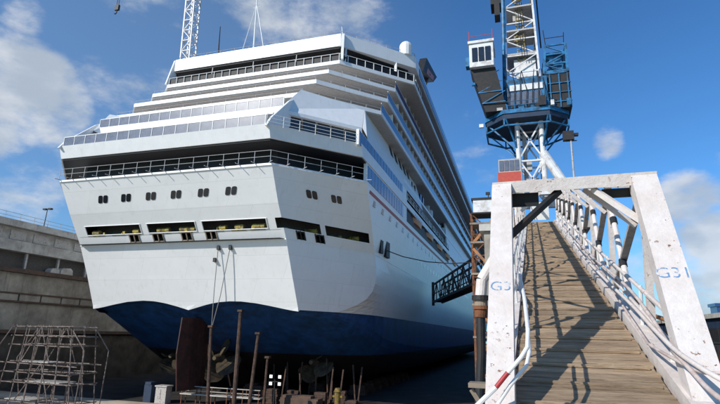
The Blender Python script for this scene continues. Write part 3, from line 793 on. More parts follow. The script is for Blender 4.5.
for k in range(5):
    o = lifeboat() if lb is None else copy_tree(lb)
    lb = lb or o
    o.location = (-16.6, 80.5+k*12.2, 19.7 if k % 2 == 0 else 19.7)
    tag(o, ['orange and white lifeboat in the side recess, nearest the stern', 'second lifeboat from the stern in the side recess', 'middle lifeboat of the five hung along the ship side', 'fourth lifeboat from the stern along the ship side', 'farthest lifeboat toward the bow along the ship side'][k], 'lifeboat', 'lifeboats along the ship side')
    dv = MB()
    for yy in (-3.6, 3.6):
        y = 80.5+k*12.2+yy
        dv.bar((-18.6, y, 21.5), (-16.3, y, 23.6), .28); dv.bar((-16.3, y, 23.6), (-16.1, y, 22.6), .22); dv.tube((-16.2, y, 22.6), (-16.5, y, 20.6), .05, n=5); dv.bar((-18.6, y, 21.4), (-18.4, y, 24.3), .25)
    dv.build('davit', M['cranewhite'], ship)
# bunting of small dark gear on deck recess
for k in range(40):
    y = 73+k*1.3+random.uniform(0, .5); z = random.choice((21.4, 24.8)); h = random.uniform(.6, 2.0)
    MB().box((-16.8-random.random(), y, z+.01), (-16.2, y+random.uniform(.4, 1.1), z+h)).build('deck_gear', M[random.choice(('navy', 'rail', 'shade', 'blueglass', 'rail'))], ship)
railing(72, 19, 20.5, 72, 118, 21.4, 1.1, 2.4, M['rail'], r=.04, ks=(3,))

# mooring ropes
def cable(name, pts, r, m, label, cat, group=None):
    b = MB().path([Vector(p) for p in pts], r, n=5); o = b.build(name, m, None, origin=pts[0]); tag(o, label, cat, group); return o
cable('mooring_line', [(-15.95, 61, 12.0), (-13.5, 60.3, 11.0), (-10.4, 59.5, 10.2), (-7.4, 58.9, 9.85), (-4.9, 58.4, 9.9)], .06, M['darksteel'], 'dark line sagging from the ship side port across to the access tower', 'rope')
# ------------------------------------------------------------------ things under the stern
def post(x, y, ztop, lean, r, label):
    b = MB(); P = Vector((x, y, FZ)); Q = Vector((x+lean, y, ztop)); b.tube(P, Q, r, r*.85, n=8)
    b.box((x-.5, y-.5, FZ), (x+.5, y+.5, FZ+.35)); b.box((x+lean-.28, y-.28, ztop-.1), (x+lean+.28, y+.28, ztop+.12))
    o = b.build('shoring_post', M['timber'], None, origin=(x, y, FZ)); tag(o, label, 'post', 'shores standing under the stern')
post(-32.3, 49.6, 2.0, -.5, .20, 'short shoring post left of the tallest one, with a rope tied to its top')
post(-29.4, 50, 3.75, -.1, .25, 'tallest rusty shoring post, touching the blue stern')
post(-27.9, 50.5, 1.4, .5, .2, 'leaning shoring post just right of the tallest one')
post(-26.7, 51.5, -1.1, .1, .16, 'shortest shoring post, left of the floodlight stand')
cable('mooring_rope', [(-30.66, 46.2, 10.2), (-31.7, 47.8, 6), (-32.75, 49.55, 2.1)], .045, M['rope'], 'left rope hanging from the transom down to a short post', 'rope', 'ropes off the transom')
cable('mooring_rope', [(-29.2, 46.2, 10.2), (-31.0, 48.0, 5.2), (-32.6, 49.5, 2.15)], .045, M['rope'], 'right rope slanting from the transom down to the short post', 'rope', 'ropes off the transom')
for x, z in ((-30.66, 10.2), (-29.2, 10.2), (-31.4, 9.0)):
    MB().box((x-.16, lev(z)[0]-.25, z-.22), (x+.16, lev(z)[0]+.2, z+.22)).build('mooring_eye', M['darksteel'], ship)
# floodlight stand with four lamps
fl = empty('floodlight_stand', (-24.8, 50, FZ)); tag(fl, 'floodlight stand with four square white lamps under the stern', 'floodlight')
MB().tube((-24.8, 50, FZ), (-24.8, 50, -3.2), .06).bar((-25.4, 50, -3.4), (-24.2, 50, -3.4), .07).bar((-25.6, 50, FZ+.05), (-24, 50, FZ+.05), .08).build('stand', M['darksteel'], fl)
for dx in (-.55, .45):
    for z in (-3.75, -3.05):
        f_ = MB().box((-24.8+dx-.04, 49.86, z-.03), (-24.8+dx+.54-.4+.2, 50.1, z+.33)).build('lamp', M['darksteel'], fl)
        MB().box((-24.8+dx-.01, 49.83, z), (-24.8+dx+.31, 49.855, z+.3)).build('lamp_glass', M['lamp'], f_)
# trestle bench row, small container, drum etc.
tb = empty('work_platform', (-33, 52, FZ)); tag(tb, 'long pale work platform on trestles beneath the rudder and propeller', 'platform')
MB().box((-37.4, 51.6, FZ+1.0), (-27.2, 52.6, FZ+1.12)).build('deck', M['concpale'], tb)
for k in range(6):
    x = -37.2+k*1.95; MB().bar((x, 51.7, FZ), (x, 51.7, FZ+1.9), .08).bar((x, 52.5, FZ), (x, 52.5, FZ+1.9), .08).build('leg', M['rust'], tb)
MB().tube((-37.3, 51.7, FZ+1.9), (-27.3, 51.7, FZ+1.9), .05).tube((-37.3, 51.7, FZ+1.45), (-27.3, 51.7, FZ+1.45), .04).build('handrail', M['concpale'], tb)
o = MB().box((-39.9, 50.6, FZ), (-38.5, 51.6, FZ+1.75)).box((-40.0, 50.5, FZ+1.75), (-38.4, 51.7, FZ+1.9)).box((-39.6, 50.56, FZ+.5), (-39.2, 50.6, FZ+1.5)).build('equipment_cabinet', M['steelgrey'], None, origin=(-39.2, 51, FZ)); tag(o, 'pale grey equipment cabinet on the dock floor left of the work platform', 'cabinet')
o = MB().box((-41.5, 50.6, FZ), (-40.5, 51.6, FZ+1.9)).box((-41.4, 50.55, FZ+1.9), (-40.6, 51.4, FZ+2.2)).build('welding_set', M['navy'], None, origin=(-41, 51, FZ)); tag(o, 'dark blue welding set beside the pale grey cabinet', 'welding set')
o = MB().box((-26, 54, FZ), (-21.5, 55.5, FZ+1.1)).box((-25.8, 54.1, FZ+1.1), (-22.4, 55.3, FZ+1.35)).build('steel_skip', M['oldrust'], None, origin=(-24, 55, FZ)); tag(o, 'low rusty steel skip on the dock floor right of the floodlights', 'skip')
b = MB(); c = Vector((-20.3, 57, FZ)); b.tube(c, c+Vector((0,0,.3)), .55, n=12).tube(c+Vector((0,0,.3)), c+Vector((0,0,1.7)), .34, n=12).tube(c+Vector((0,0,1.7)), c+Vector((0,0,2.1)), .45, .3, n=12); b.bar(c+Vector((-.6,0,1.2)), c+Vector((.6,0,1.2)), .22)
o = b.build('dock_hydrant', mat('hydrant_yellow', (.22, .15, .02), .7, c2=(.08, .06, .03), scale=4), None, origin=c); tag(o, 'yellow hydrant standing on the dark dock floor', 'hydrant')
# steel props and stacked timber in the dark under the quarter
random.seed(9); pr = None
for k in range(16):
    x = -31.5+k*.85+random.uniform(-.3, .3); y = 58+random.uniform(0, 9); h = random.uniform(2.5, 5.5)
    o = MB().bar((x, y, FZ), (x+random.uniform(-.5, .5), y, FZ+h), .16).box((x-.35, y-.35, FZ), (x+.35, y+.35, FZ+.2)).build('steel_prop', M['timber'], None, origin=(x, y, FZ))
    tag(o, 'thin rusty prop in the deep shade under the ship quarter', 'prop', 'props under the ship quarter')
for k in range(9):
    x = -31+k*1.5+random.uniform(-.4, .4); y = 55.5+random.uniform(0, 6); b = MB()
    for j in range(random.randint(2, 6)): b.box((x-.7+random.uniform(-.08, .08), y-.4, FZ+j*.27), (x+.7+random.uniform(-.08, .08), y+.4, FZ+j*.27+.25))
    tag(b.build('timber_stack', M['timber'], None, origin=(x, y, FZ)), 'stack of dark timber baulks on the dock floor under the stern', 'timber stack', 'timber stacks under the stern')
# keel blocks
kb = None
for k in range(12):
    y = 66+k*3.2
    if kb is None:
        kb = MB().box((CX-1.2, y-.6, FZ), (CX+1.2, y+.6, FZ+.7)).box((CX-1.0, y-.5, FZ+.7), (CX+1.0, y+.5, FZ+1.25)).build('keel_block', M['timber'], None, origin=(CX, y, FZ)); o = kb
    else: o = kb.copy(); col.objects.link(o); o.location = (CX, y, FZ)
    tag(o, 'timber keel block in the row under the ship', 'keel block', 'keel blocks under the ship')
for sx in (8, 14):
    for k in range(8):
        o = kb.copy(); col.objects.link(o); o.location = (CX+sx, 70+k*4, FZ); tag(o, 'timber keel block in the row under the ship', 'keel block', 'keel blocks under the ship')

# scaffold tower at left
sc = empty('scaffold_tower', (-42, 38, FZ)); tag(sc, 'wide tapering tube scaffold standing on the dock floor at the lower left', 'scaffold')
def pt(): pass
random.seed(3)
def lean_frame(xs, y, z0, zt, topxs):
    b = MB()
    for x0, x1 in zip(xs, topxs): b.tube((x0, y, z0), (x1, y, zt), .05, n=5)
    return b
Y0, Y1 = 36.6, 39.4
xs = [-46.4, -44.6, -42.8, -41.0, -39.2, -37.4]; tx = [-45.2, -43.9, -42.6, -41.3, -40.0, -38.7]
for y in (Y0, 38, Y1):
    lean_frame(xs, y, FZ, 1.7, tx).build('standard', M['pipe'], sc)
b = MB()
for z in (-5, -3.4, -1.7, -.1, 1.5, -2.5, .7):
    t = (z-FZ)/8.2; ex = 1.3 if z == -1.7 else .3
    for y in (Y0, 38, Y1):
        b.tube((lerp(xs[0], tx[0], t)-ex, y, z), (lerp(xs[-1], tx[-1], t)+ex*.6, y, z+random.uniform(-.15, .15)), .05, n=5)
    for x0, x1 in zip(xs, tx):
        x = lerp(x0, x1, t); b.tube((x, Y0-.3, z), (x, Y1+.3, z), .05, n=5)
b.build('ledger', M['pipe'], sc)
b = MB()
for y in (Y0, Y1):
    b.tube((-47.9, y, -1.5), (-45.6, y, 1.7), .05, n=5); b.tube((-47.9, y, -1.5), (-46.6, y, -5.6), .05, n=5)
    b.tube((-42.2, y, 1.5), (-40.6, y, -1.6), .05, n=5); b.tube((-42.2, y, 1.5), (-44, y, -1.6), .05, n=5)
    b.tube((-38.7, y, 1.5), (-36.8, y, -.5), .05, n=5); b.tube((-36.8, y, -.5), (-37.0, y, FZ), .05, n=5)
    b.tube((-44, y, -5), (-41.5, y, -1.7), .05, n=5); b.tube((-41.5, y, -1.7), (-40, y, -5), .05, n=5)
b.build('brace', M['pipe'], sc)
b = MB()
for x0, x1, z in ((-44.3, -41.2, -1.66), (-43.5, -39.5, -3.35), (-45.6, -42.5, -4.95), (-41.5, -39, 1.55)):
    MB().box((x0, 37, z), (x1, 38.9, z+.06)).build('plank', M['concpale'], sc)

# ------------------------------------------------------------------ access tower, brow, pipe
at = empty('access_tower', (-3.6, 59, FZ)); tag(at, 'rusty access tower with a white cabin on top, between ship and gangway', 'tower')
b = MB(); b.lattice([(-4.9,58,FZ),(-2.5,58,FZ),(-2.5,60.4,FZ),(-4.9,60.4,FZ)], [(-4.9,58,15.5),(-2.5,58,15.5),(-2.5,60.4,15.5),(-4.9,60.4,15.5)], 9, .14); b.build('tower_frame', M['rust'], at)
for z in (1.5, 5.0, 8.4, 12.0, 14.2):
    MB().box((-5.1, 57.8, z), (-2.3, 60.6, z+.22)).build('landing', M['tan'], at)
c_ = MB().box((-4.65, 57.9, 15.6), (-2.55, 60.3, 17.15)).build('cabin', M['cranewhite'], at)
MB().box((-4.9, 57.7, 15.45), (-2.35, 60.5, 15.6)).build('cabin_base', M['darksteel'], at); MB().box((-4.85, 57.75, 17.15), (-2.4, 60.45, 17.35)).build('cabin_roof', M['darksteel'], at)
b = MB(); b.tube((-2.9, 58.6, 17.3), (-2.9, 58.6, 18.0), .06); b.box((-3.2, 58.5, 17.9), (-2.7, 58.8, 18.2)); b.build('beacon', M['darksteel'], at)
for k in range(6):
    z = -4+k*3.2; s = 1 if k % 2 else -1
    MB().bar((-3.7-s*1.1, 57.9, z), (-3.7+s*1.1, 57.9, z+2.6), .1, .3).build('stair', M['orange'], at)
bw = empty('access_brow', (-10, 78, 7.5)); tag(bw, 'dark steel lattice brow reaching from the tower to the ship side', 'gangway')
A = Vector((-15.0, 92, 7.5)); B = Vector((-4.8, 61.5, 7.9)); n = 9
for off in (Vector((0,0,0)), Vector((1.5, .5, 0))):
    b = MB(); A_, B_ = A+off, B+off
    for dz, w_ in ((0, .35), (3.1, .25), (1.4, .12)): b.bar(A_+Vector((0,0,dz)), B_+Vector((0,0,dz)), w_)
    for k in range(n+1):
        p = A_.lerp(B_, k/n); b.bar(p, p+Vector((0,0,3.1)), .16)
        if k < n: q = A_.lerp(B_, (k+1)/n); b.bar(p+Vector((0,0,3.1 if k % 2 else 0)), q+Vector((0,0,0 if k % 2 else 3.1)), .13)
    b.build('side_truss', M['darksteel'], bw)
b = MB(); b.bar(A+Vector((.75,.25,.05)), B+Vector((.75,.25,.05)), 1.5, .12); b.bar(A+Vector((0,0,-.6)), A+Vector((0,0,3.6)), .45); b.build('walkway', M['darksteel'], bw)

# ------------------------------------------------------------------ gangway (local frame -> world)
C0 = Vector((0, 0, 1.65))
G = Vector((.02941108, .96103586, .27485462)).normalized(); LT = G.cross(Vector((0,0,1))).normalized(); NN = LT.cross(G); H = 2.15
def gp(u, v, w_): return C0+LT*u+G*v+NN*(w_-H)
gw = empty('gangway', gp(.5, 3, 0)); tag(gw, 'long timber-decked gangway with white steel trusses climbing onto the dock wall', 'gangway')
UP = tuple(NN)
V0, V1 = 3.1, 32.9; UL, UR = -.39, 1.45; WT = 2.12
def gbox(b, u0, u1, v0, v1, w0, w1, mi=0):
    P = [gp(u, v, w_) for w_ in (w0, w1) for (u, v) in ((u0, v0), (u1, v0), (u1, v1), (u0, v1))]
    return b.add(P, [(0,3,2,1),(4,5,6,7),(0,1,5,4),(1,2,6,5),(2,3,7,6),(3,0,4,7)], mi)
random.seed(11)
b = MB(); v = V0
while v < V1:
    wd = random.choice((.145, .145, .15, .19)); e = random.uniform(-.012, .012)
    gbox(b, -.28+e, 1.22+e, v, v+wd-.015, -.05+random.uniform(-.004, .0), random.uniform(-.006, .006)); v += wd
b.build('deck', M['wood'], gw)
b = MB(); v = V0+.35
while v < V1:
    gbox(b, -.22, 1.16, v, v+.045, .007, .03); v += .58
b.build('cleat', M['wood'], gw)
for u in (-.2, .5, 1.1): b = MB(); gbox(b, u-.05, u+.05, V0, V1, -.25, -.055); b.build('stringer', M['steelgrey'], gw)
b = MB(); gbox(b, UR-.19, UR+.03, V0, V1, -.12, .10); b.build('bottom_chord', M['steelwhite'], gw)
b = MB(); gbox(b, UL-.10, UL+.09, V0, V1, -.12, .06); b.build('bottom_chord', M['steelwhite'], gw)
def gbar(a, c, w_, h_=None, m='steelwhite', name='brace', par=gw):
    return MB().bar(gp(*a), gp(*c), w_, h_, up=UP).build(name, M[m], par)
# inclined end posts & portal beam
ep = []
for u, vb in ((UL, 4.75), (UR, 5.3)):
    wd = .27 if u < 0 else .31
    b = MB(); b.bar(gp(u, vb, -.05), gp(u, 7.66, WT+.02), wd, .24, up=UP); o = b.build('end_post', M['steelwhite'], gw)
    b = MB(); pa, pb = gp(u, vb, 0), gp(u, 7.66, WT)
    ep.append((o, u, vb))
b = MB(); b.bar(gp(UL-.13, 7.70, WT+.06), gp(UR+.16, 7.70, WT+.06), .22, .17, up=UP); b.build('portal_beam', M['steelwhite'], gw)
MB().bar(gp(UL, 7.74, WT-.14), gp(UL+.5, 7.74, WT-.14), .05, .2, up=UP).build('gusset', M['darksteel'], gw)
b = MB(); b.bar(gp(UR-.5, 7.74, WT-.12), gp(UR-.1, 7.74, WT-.12), .05, .13, up=UP); b.build('gusset', M['darksteel'], gw)
VJ = [7.66+3.2*k for k in range(8)]+[32.7]
for u in (UL, UR):
    b = MB(); b.bar(gp(u, 7.6, WT), gp(u, V1, WT), .14, .12, up=UP); b.build('top_chord', M['steelwhite'], gw)
    for k, v in enumerate(VJ):
        gbar((u, v, 0), (u, v, WT-.06), .085 if u > 0 else .07, .11 if u > 0 else .07, name='truss_post')
        if k < len(VJ)-1:
            n = VJ[k+1]
            gbar((u, v, WT-.05), (u, n-.05, .05), .11 if u > 0 else .05, .06, m='steelgrey', name='truss_diagonal')
            if u > 0:
                t = MB(); a, c = gp(u-.02, n+.1, WT-.08), gp(u-.02, v+1.1, .05); t.tube(a, c, .048, n=10); t.build('truss_strut', M['steelwhite'], gw)
                for f_ in (.28, .62):
                    p = a.lerp(c, f_); q = a.lerp(c, f_+.05); MB().tube(p, q, .062, n=10).build('coupling', M['darksteel'], gw)
            elif k % 3 == 1:
                gbar((u, n, WT-.05), (u, v+.6, .05), .04, .04, name='truss_strut')
# intermediate uprights of the railing (right side thinner)
for u, s in ((UL+.03, 1), (UR-.05, -1)):
    v = 6.4; pr = None
    while v < V1:
        if pr is None: pr = MB().tube(gp(u, v, 0), gp(u, v, .66 if s < 0 else 1.0), .024 if s < 0 else .018, n=6).build('stanchion', M['rail'], gw, origin=gp(u, v, 0))
        else: copy_to(pr, gw, gp(u, v, 0)-Vector(gw.location))
        v += 1.6
    for w_, r_, v_ in (((.95, .03, 6.55), (.5, .026, 6.05)) if s > 0 else ((.62, .032, 6.3), (.3, .026, 5.95))):
        b = MB(); b.tube(gp(u, v_, w_), gp(u, V1, w_), r_, n=7); b.build('handrail', M['steelwhite'], gw)
# handrails flaring out at the entrance
b = MB(); b.sweep([gp(-.20, 7.0, 1.0), gp(-.13, 5.8, .92), gp(-.10, 5.0, .80), gp(-.11, 4.78, .70), gp(-.17, 4.72, .62), gp(-.29, 4.69, .49)], .02); b.path([gp(-.40, 4.66, .36), gp(-.63, 4.6, .15), gp(-.70, 4.58, -.05)], .022, n=8); b.build('entry_handrail', M['rail'], gw)
b = MB(); b.sweep([gp(-.29, 4.69, .49), gp(-.40, 4.66, .36)], .022); b.build('entry_handrail_grip', M['red'], gw)
b = MB(); b.sweep([gp(-.12, 5.8, .70), gp(-.10, 4.95, .60), gp(-.13, 4.8, .52), gp(-.28, 4.72, .36), gp(-.42, 4.68, .16), gp(-.44, 4.6, -.3)], .018); b.path([gp(-.63, 4.6, .15), gp(-.42, 4.64, .12)], .018); b.path([gp(-.56, 4.6, .18), gp(-.56, 4.6, -.3)], .018); b.build('entry_rail', M['rail'], gw)
# knee braces in portals
def knee(v, s, a=.78, d=.62, w_=.085, m='steelwhite', vb=None, off=0):
    u = UL if s < 0 else UR
    gbar((u-s*a, v, WT-.04-off), (u-s*.08, vb if vb else v, WT-d-off), w_, .07, m=m, name='knee_brace')
knee(7.7, 1, .62, .52, .07, vb=7.25); knee(7.9, 1, .72, .60, .07); knee(7.72, -1, .78, .62, .10, 'darksteel', vb=7.15)
for v in VJ[1:]:
    b = MB(); b.bar(gp(UL, v, WT), gp(UR, v, WT), .09, .1, up=UP); b.build('cross_beam', M['steelgrey'], gw)
    knee(v, 1, .6, .55, .07); knee(v, -1, .6, .55, .07); 
for v in (9.2, 12.4, 15.6):
    b = MB(); b.bar(gp(UL, v, WT), gp(UR, v, WT), .07, .07, up=UP); b.build('cross_beam', M['steelgrey'], gw); knee(v, 1, .55, .5, .05)
# top lateral bracing
for k in range(len(VJ)-1):
    a, c = (UL, UR) if k % 2 else (UR, UL)
    gbar((a, VJ[k], WT+.02), (c, VJ[k+1], WT+.02), .05, .05, name='lateral_brace', m='steelgrey')
# end landing gate
b = MB(); gbox(b, -.05, 1.0, 32.6, 33.3, .15, 1.25); b.build('end_gate', M['rail'], gw)
# stencil on posts
def stencil(post_o, u, vb, t, size, wd):
    pa, pb = gp(u, vb, -.05), gp(u, 7.66, WT+.02); d = (pb-pa).normalized(); x = LT; nrm = x.cross(d).normalized()
    c = pa.lerp(pb, t)+nrm*(.12+.003)
    cu = bpy.data.curves.new('stencil_number', 'FONT'); cu.body = 'G31' if u > 0 else 'G3'; cu.size = size; cu.align_x = 'CENTER'; cu.align_y = 'CENTER'; cu.extrude = .001; cu.offset = -.002
    tmp = bpy.data.objects.new('tmp', cu); col.objects.link(tmp)
    dg = bpy.context.evaluated_depsgraph_get(); me = bpy.data.meshes.new_from_object(tmp.evaluated_get(dg)); bpy.data.objects.remove(tmp)
    mw = Matrix((x, d, nrm)).transposed()
    me.transform(mw.to_4x4()); me.materials.clear(); me.materials.append(M['ink'])
    o = bpy.data.objects.new('stencil_number', me); col.objects.link(o); o.parent = post_o; o.location = c-Vector(gw.location)
    return o
stencil(ep[1][0], UR, 5.3, .485, .21, .3); stencil(ep[0][0], UL, 4.75, .45, .20, .27)

# hoses beside gangway
def hose(pts, r, m, label, group='hoses along the gangway'):
    P = [Vector(p) for p in pts]; Q = []
    for i in range(len(P)-1):
        p0 = P[max(0, i-1)]; p1 = P[i]; p2 = P[i+1]; p3 = P[min(len(P)-1, i+2)]
        for k in range(6):
            t = k/6; Q.append(.5*((2*p1)+(-p0+p2)*t+(2*p0-5*p1+4*p2-p3)*t*t+(-p0+3*p1-3*p2+p3)*t**3))
    Q.append(P[-1]); o = MB().sweep(Q, r).build('hose', m, None, origin=P[0], smooth=True); tag(o, label, 'hose', group)
hose([gp(1.10, 24, .45), gp(1.08, 17, .52), gp(1.08, 13, .47), gp(1.14, 9.5, .48), gp(1.22, 7.6, .46), gp(1.24, 6.4, .45), gp(1.25, 5.6, .47), gp(1.32, 5.2, .46), gp(1.42, 4.9, .44), gp(1.6, 4.7, .40)], .024, M['steelwhite'], 'thick whitish hose inside the right truss, uppermost where it passes the end post')
hose([gp(1.18, 22, .5), gp(1.14, 16, .62), gp(1.16, 12, .59), gp(1.28, 8.5, .58), gp(1.29, 6.9, .5), gp(1.28, 6.0, .41), gp(1.28, 5.4, .40), gp(1.36, 4.8, .33), gp(1.6, 4.5, .28)], .022, M['hose'], 'pinkish hose sagging beside the whitish one in front of the right end post')
hose([gp(1.28, 19, .2), gp(1.28, 12, .34), gp(1.27, 8.8, .2), gp(1.24, 7.0, .18), gp(1.2, 6.5, .25), gp(1.24, 5.7, .36), gp(1.35, 5.2, .40), gp(1.5, 4.9, .5), gp(1.7, 4.8, .5)], .018, M['hose'], 'thin lowest pale hose beside the deck edge, rising to the right end post')
hose([gp(1.55, 18, .1), gp(1.56, 12, .3), gp(1.58, 9, .12), gp(1.62, 7.2, .32), gp(1.8, 6.2, .22), gp(2.3, 5.6, .3)], .03, M['orange'], 'rusty orange hose slung outside the right truss')
hose([gp(UL-.15, 20, .3), gp(UL-.12, 15, .5), gp(UL-.14, 11, .35), gp(UL-.1, 9, .55), gp(UL-.12, 7.4, .35), gp(UL-.15, 6, .1)], .03, M['hose'], 'pale hose slung along the left truss')
# hanging white drain pipe with rusty coupling
dp = empty('drain_pipe', (-1.1, 14, .1)); tag(dp, 'white bent drain pipe with a rusty coupling left of the gangway post', 'pipe')
MB().path([Vector(p) for p in ((-.35, 14.4, 4.3), (-.6, 14, 3.7), (-.95, 14, 3.15), (-1.0, 14, 2.72))], .15, n=14).build('elbow', M['steelwhite'], dp)
MB().tube((-1.0, 14, 2.72), (-1.0, 14, 2.60), .24, n=16).build('flange', M['darksteel'], dp)
MB().tube((-1.0, 14, 2.60), (-1.0, 14, 2.45), .17, n=16).build('spacer', M['tan'], dp)
MB().tube((-1.0, 14, 2.45), (-1.0, 14, 2.36), .22, n=16).tube((-1.0, 14, 2.36), (-1.02, 14, 2.15), .18, .15, n=16).build('coupling', M['rust'], dp)
MB().path([Vector(p) for p in ((-1.02, 14, 2.15), (-1.04, 14, 1.2), (-1.2, 14, -1), (-1.25, 14, FZ+.5))], .12, n=12).build('down_pipe', M['darksteel'], dp)
sb = empty('steel_bracket', (-.7, 12, -.3)); tag(sb, 'small beige steel bracket on the quay edge beside the left post', 'bracket')
MB().box((-1.2, 12, .55), (-.5, 12.5, .65)).bar((-1.15, 12.2, .5), (-.7, 12.2, -.2), .1).build('arm', M['tan'], sb)
MB().box((-.69, 11.9, -1.5), (-.5, 12.6, .55)).build('plate', M['rust'], sb)

# ------------------------------------------------------------------ crane behind
cr = empty('dock_crane', (2.6, 70, 9.4)); tag(cr, 'tall blue and white lattice dock crane standing above the gangway', 'crane')
def CB(name, a, c, m): return MB().box(a, c).build(name, M[m], cr)
LX0, LX1, LY0, LY1 = .9, 4.1, 69, 72.2
b = MB()
for x in (LX0, LX1):
    for y in (LY0, LY1): b.tube((x, y, 20), (x, y, 31), .33, n=10)
b.build('tower_leg', M['cranewhite'], cr)
b = MB()
for (z0, z1) in ((20, 25.5), (25.5, 31)):
    for (xa, ya, xb, yb) in ((LX0, LY0, LX1, LY0), (LX0, LY1, LX1, LY1), (LX0, LY0, LX0, LY1), (LX1, LY0, LX1, LY1)):
        b.bar((xa, ya, z0), (xb, yb, z1), .2); b.bar((xb, yb, z0), (xa, ya, z1), .2); b.bar((xa, ya, z1-.2), (xb, yb, z1-.2), .22)
b.build('tower_brace', M['cranewhite'], cr)
b = MB(); b.tube((4.1, 69, 26.3), (6.6, 69, 21.5), .62, n=12); b.tube((.9, 69, 24.8), (-1.6, 69, 19.5), .3, n=10); b.build('raking_leg', M['cranewhite'], cr)
b = MB()
for x in (-1.8, 6.6):
    for y in (67, 74): b.bar((x, y, 9.4), (x, y, 20.3), .9, .9)
b.bar((-2.2, 67, 20.2), (7.0, 67, 20.2), .9); b.bar((-2.2, 74, 20.2), (7.0, 74, 20.2), .9); b.bar((-1.8, 67, 20.2), (-1.8, 74, 20.2), .8); b.bar((6.6, 67, 20.2), (6.6, 74, 20.2), .8)
b.build('portal_base', M['cranewhite'], cr)
# access cabin at base: red lower, glazed upper
CB('cabin_base', (-1.9, 64.4, 20.7), (1.0, 66.4, 22.4), 'cranered')
cbn = CB('cabin', (-1.75, 64.5, 22.4), (.9, 66.3, 24.2), 'cabinwall')
b = MB(); 
for k in range(4): b.box((-1.65+k*.64, 64.42, 22.6), (-1.1+k*.64, 64.49, 24.0))
b.build('cabin_window', M['greyglass'], cr)
b = MB(); b.tube((1.8, 70.5, 20.5), (1.8, 70.5, 30), .3, n=8); b.box((1.5, 69.6, 22), (3.4, 71, 22.9)); b.box((1.9, 69.7, 24.2), (2.6, 70.6, 25.6)); b.build('cable_duct', M['steelgrey'], cr)
# slewing platform: octagonal, underside visible, with knee struts
b = MB(); pl = [(-3.3, 69.5), (-.8, 67.0), (5.2, 67.0), (7.7, 69.3), (7.7, 73.5), (5.2, 76), (-.8, 76), (-3.3, 73.5)]
b.prism(pl, 31.0, 31.7); b.build('platform', M['navy'], cr)
b = MB(); b.prism([(2.5+(x-2.5)*1.03, 71.5+(y-71.5)*1.03) for x, y in pl], 31.72, 32.3); b.build('platform_edge', M['craneblue'], cr)
b = MB()
for x, y in pl: b.bar((x*.92+.2, y, 31.0), (LX0 if x < 2.5 else LX1, LY0 if y < 71 else LY1, 26.8), .2)
for k in range(8): b.bar((*pl[k], 30.0), (*pl[(k+1) % 8], 30.0), .2); b.bar((*pl[k], 30.0), (*pl[k], 31.0), .2)
b.build('knee_strut', M['craneblue'], cr)
b = MB()
for k in range(8): 
    a, c = Vector((*pl[k], 32.3)), Vector((*pl[(k+1) % 8], 32.3))
    for i in range(5): p = a.lerp(c, i/4); b.tube(p, p+Vector((0,0,1.2)), .05, n=5)
    for z in (.6, 1.2): b.tube(a+Vector((0,0,z)), c+Vector((0,0,z)), .05, n=5)
b.build('railing', M['craneblue'], cr)
CB('walkway_light', (-4.3, 69.2, 31.0), (-3.7, 69.6, 31.5), 'rail')
# machinery house
b = MB(); b.box((-.2, 67.6, 32.3), (5.2, 75, 37.2)); b.build('machinery_house', M['craneblue'], cr)
b = MB(); b.box((-.1, 67.5, 33.2), (4.4, 67.58, 35.0)); b.build('machinery_panel', M['greyglass'], cr)
b = MB(); b.box((.2, 67.45, 35.3), (4.6, 67.55, 36.2)); b.build('machinery_panel', M['cranewhite'], cr)
for x in (.3, 2.0, 3.4): CB('vent', (x, 67.4, 32.6), (x+.7, 67.48, 33.1), 'darksteel')
# cab arm on the left: dark box girder leaning out, cab on top
b = MB()
b.add([(-3.2,67.0,32.3),(-.3,67.0,32.3),(-.3,71,32.3),(-3.2,71,32.3),(-5.0,66.3,38.8),(-1.6,66.3,38.8),(-1.6,71,38.8),(-5.0,71,38.8)], [(0,3,2,1),(4,5,6,7),(0,1,5,4),(1,2,6,5),(2,3,7,6),(3,0,4,7)])
b.build('cab_support', M['darksteel'], cr)
b = MB()
for z in (33.5, 35.2, 36.8):
    t = (z-32.3)/6.5; b.bar((lerp(-3.3,-5.1,t), 66.7, z), (lerp(-.2,-1.5,t), 66.6, z), .12); b.bar((lerp(-3.3,-5.1,t), 66.7, z), (lerp(-.2,-1.5,t), 66.6, z+1.6), .09)
b.tube((-4.9, 66.5, 36.5), (-4.4, 66.4, 36.5), .25); b.build('cab_ladder', M['craneblue'], cr)
cb = MB().box((-5.1, 65.6, 38.8), (-1.75, 70, 42.5)).box((-5.25, 65.4, 42.5), (-1.6, 70.2, 42.9)).build('operator_cab', M['cranewhite'], cr)
for k in range(3): MB().box((-4.7+k*.92, 65.5, 39.6), (-3.95+k*.92, 65.58, 41.8)).build('cab_window', M['glass'], cb)
CB('cab_side_box', (-5.7, 66.2, 39.4), (-5.15, 67.4, 40.8), 'craneblue')
b = MB(); 
for x in (-5.1, -1.8): b.tube((x, 66, 42.9), (x, 66, 44.8), .05, n=5)
b.tube((-5.1, 66, 44.0), (-1.8, 66, 44.0), .04, n=5); b.build('cab_rail', M['cranered'], cr)
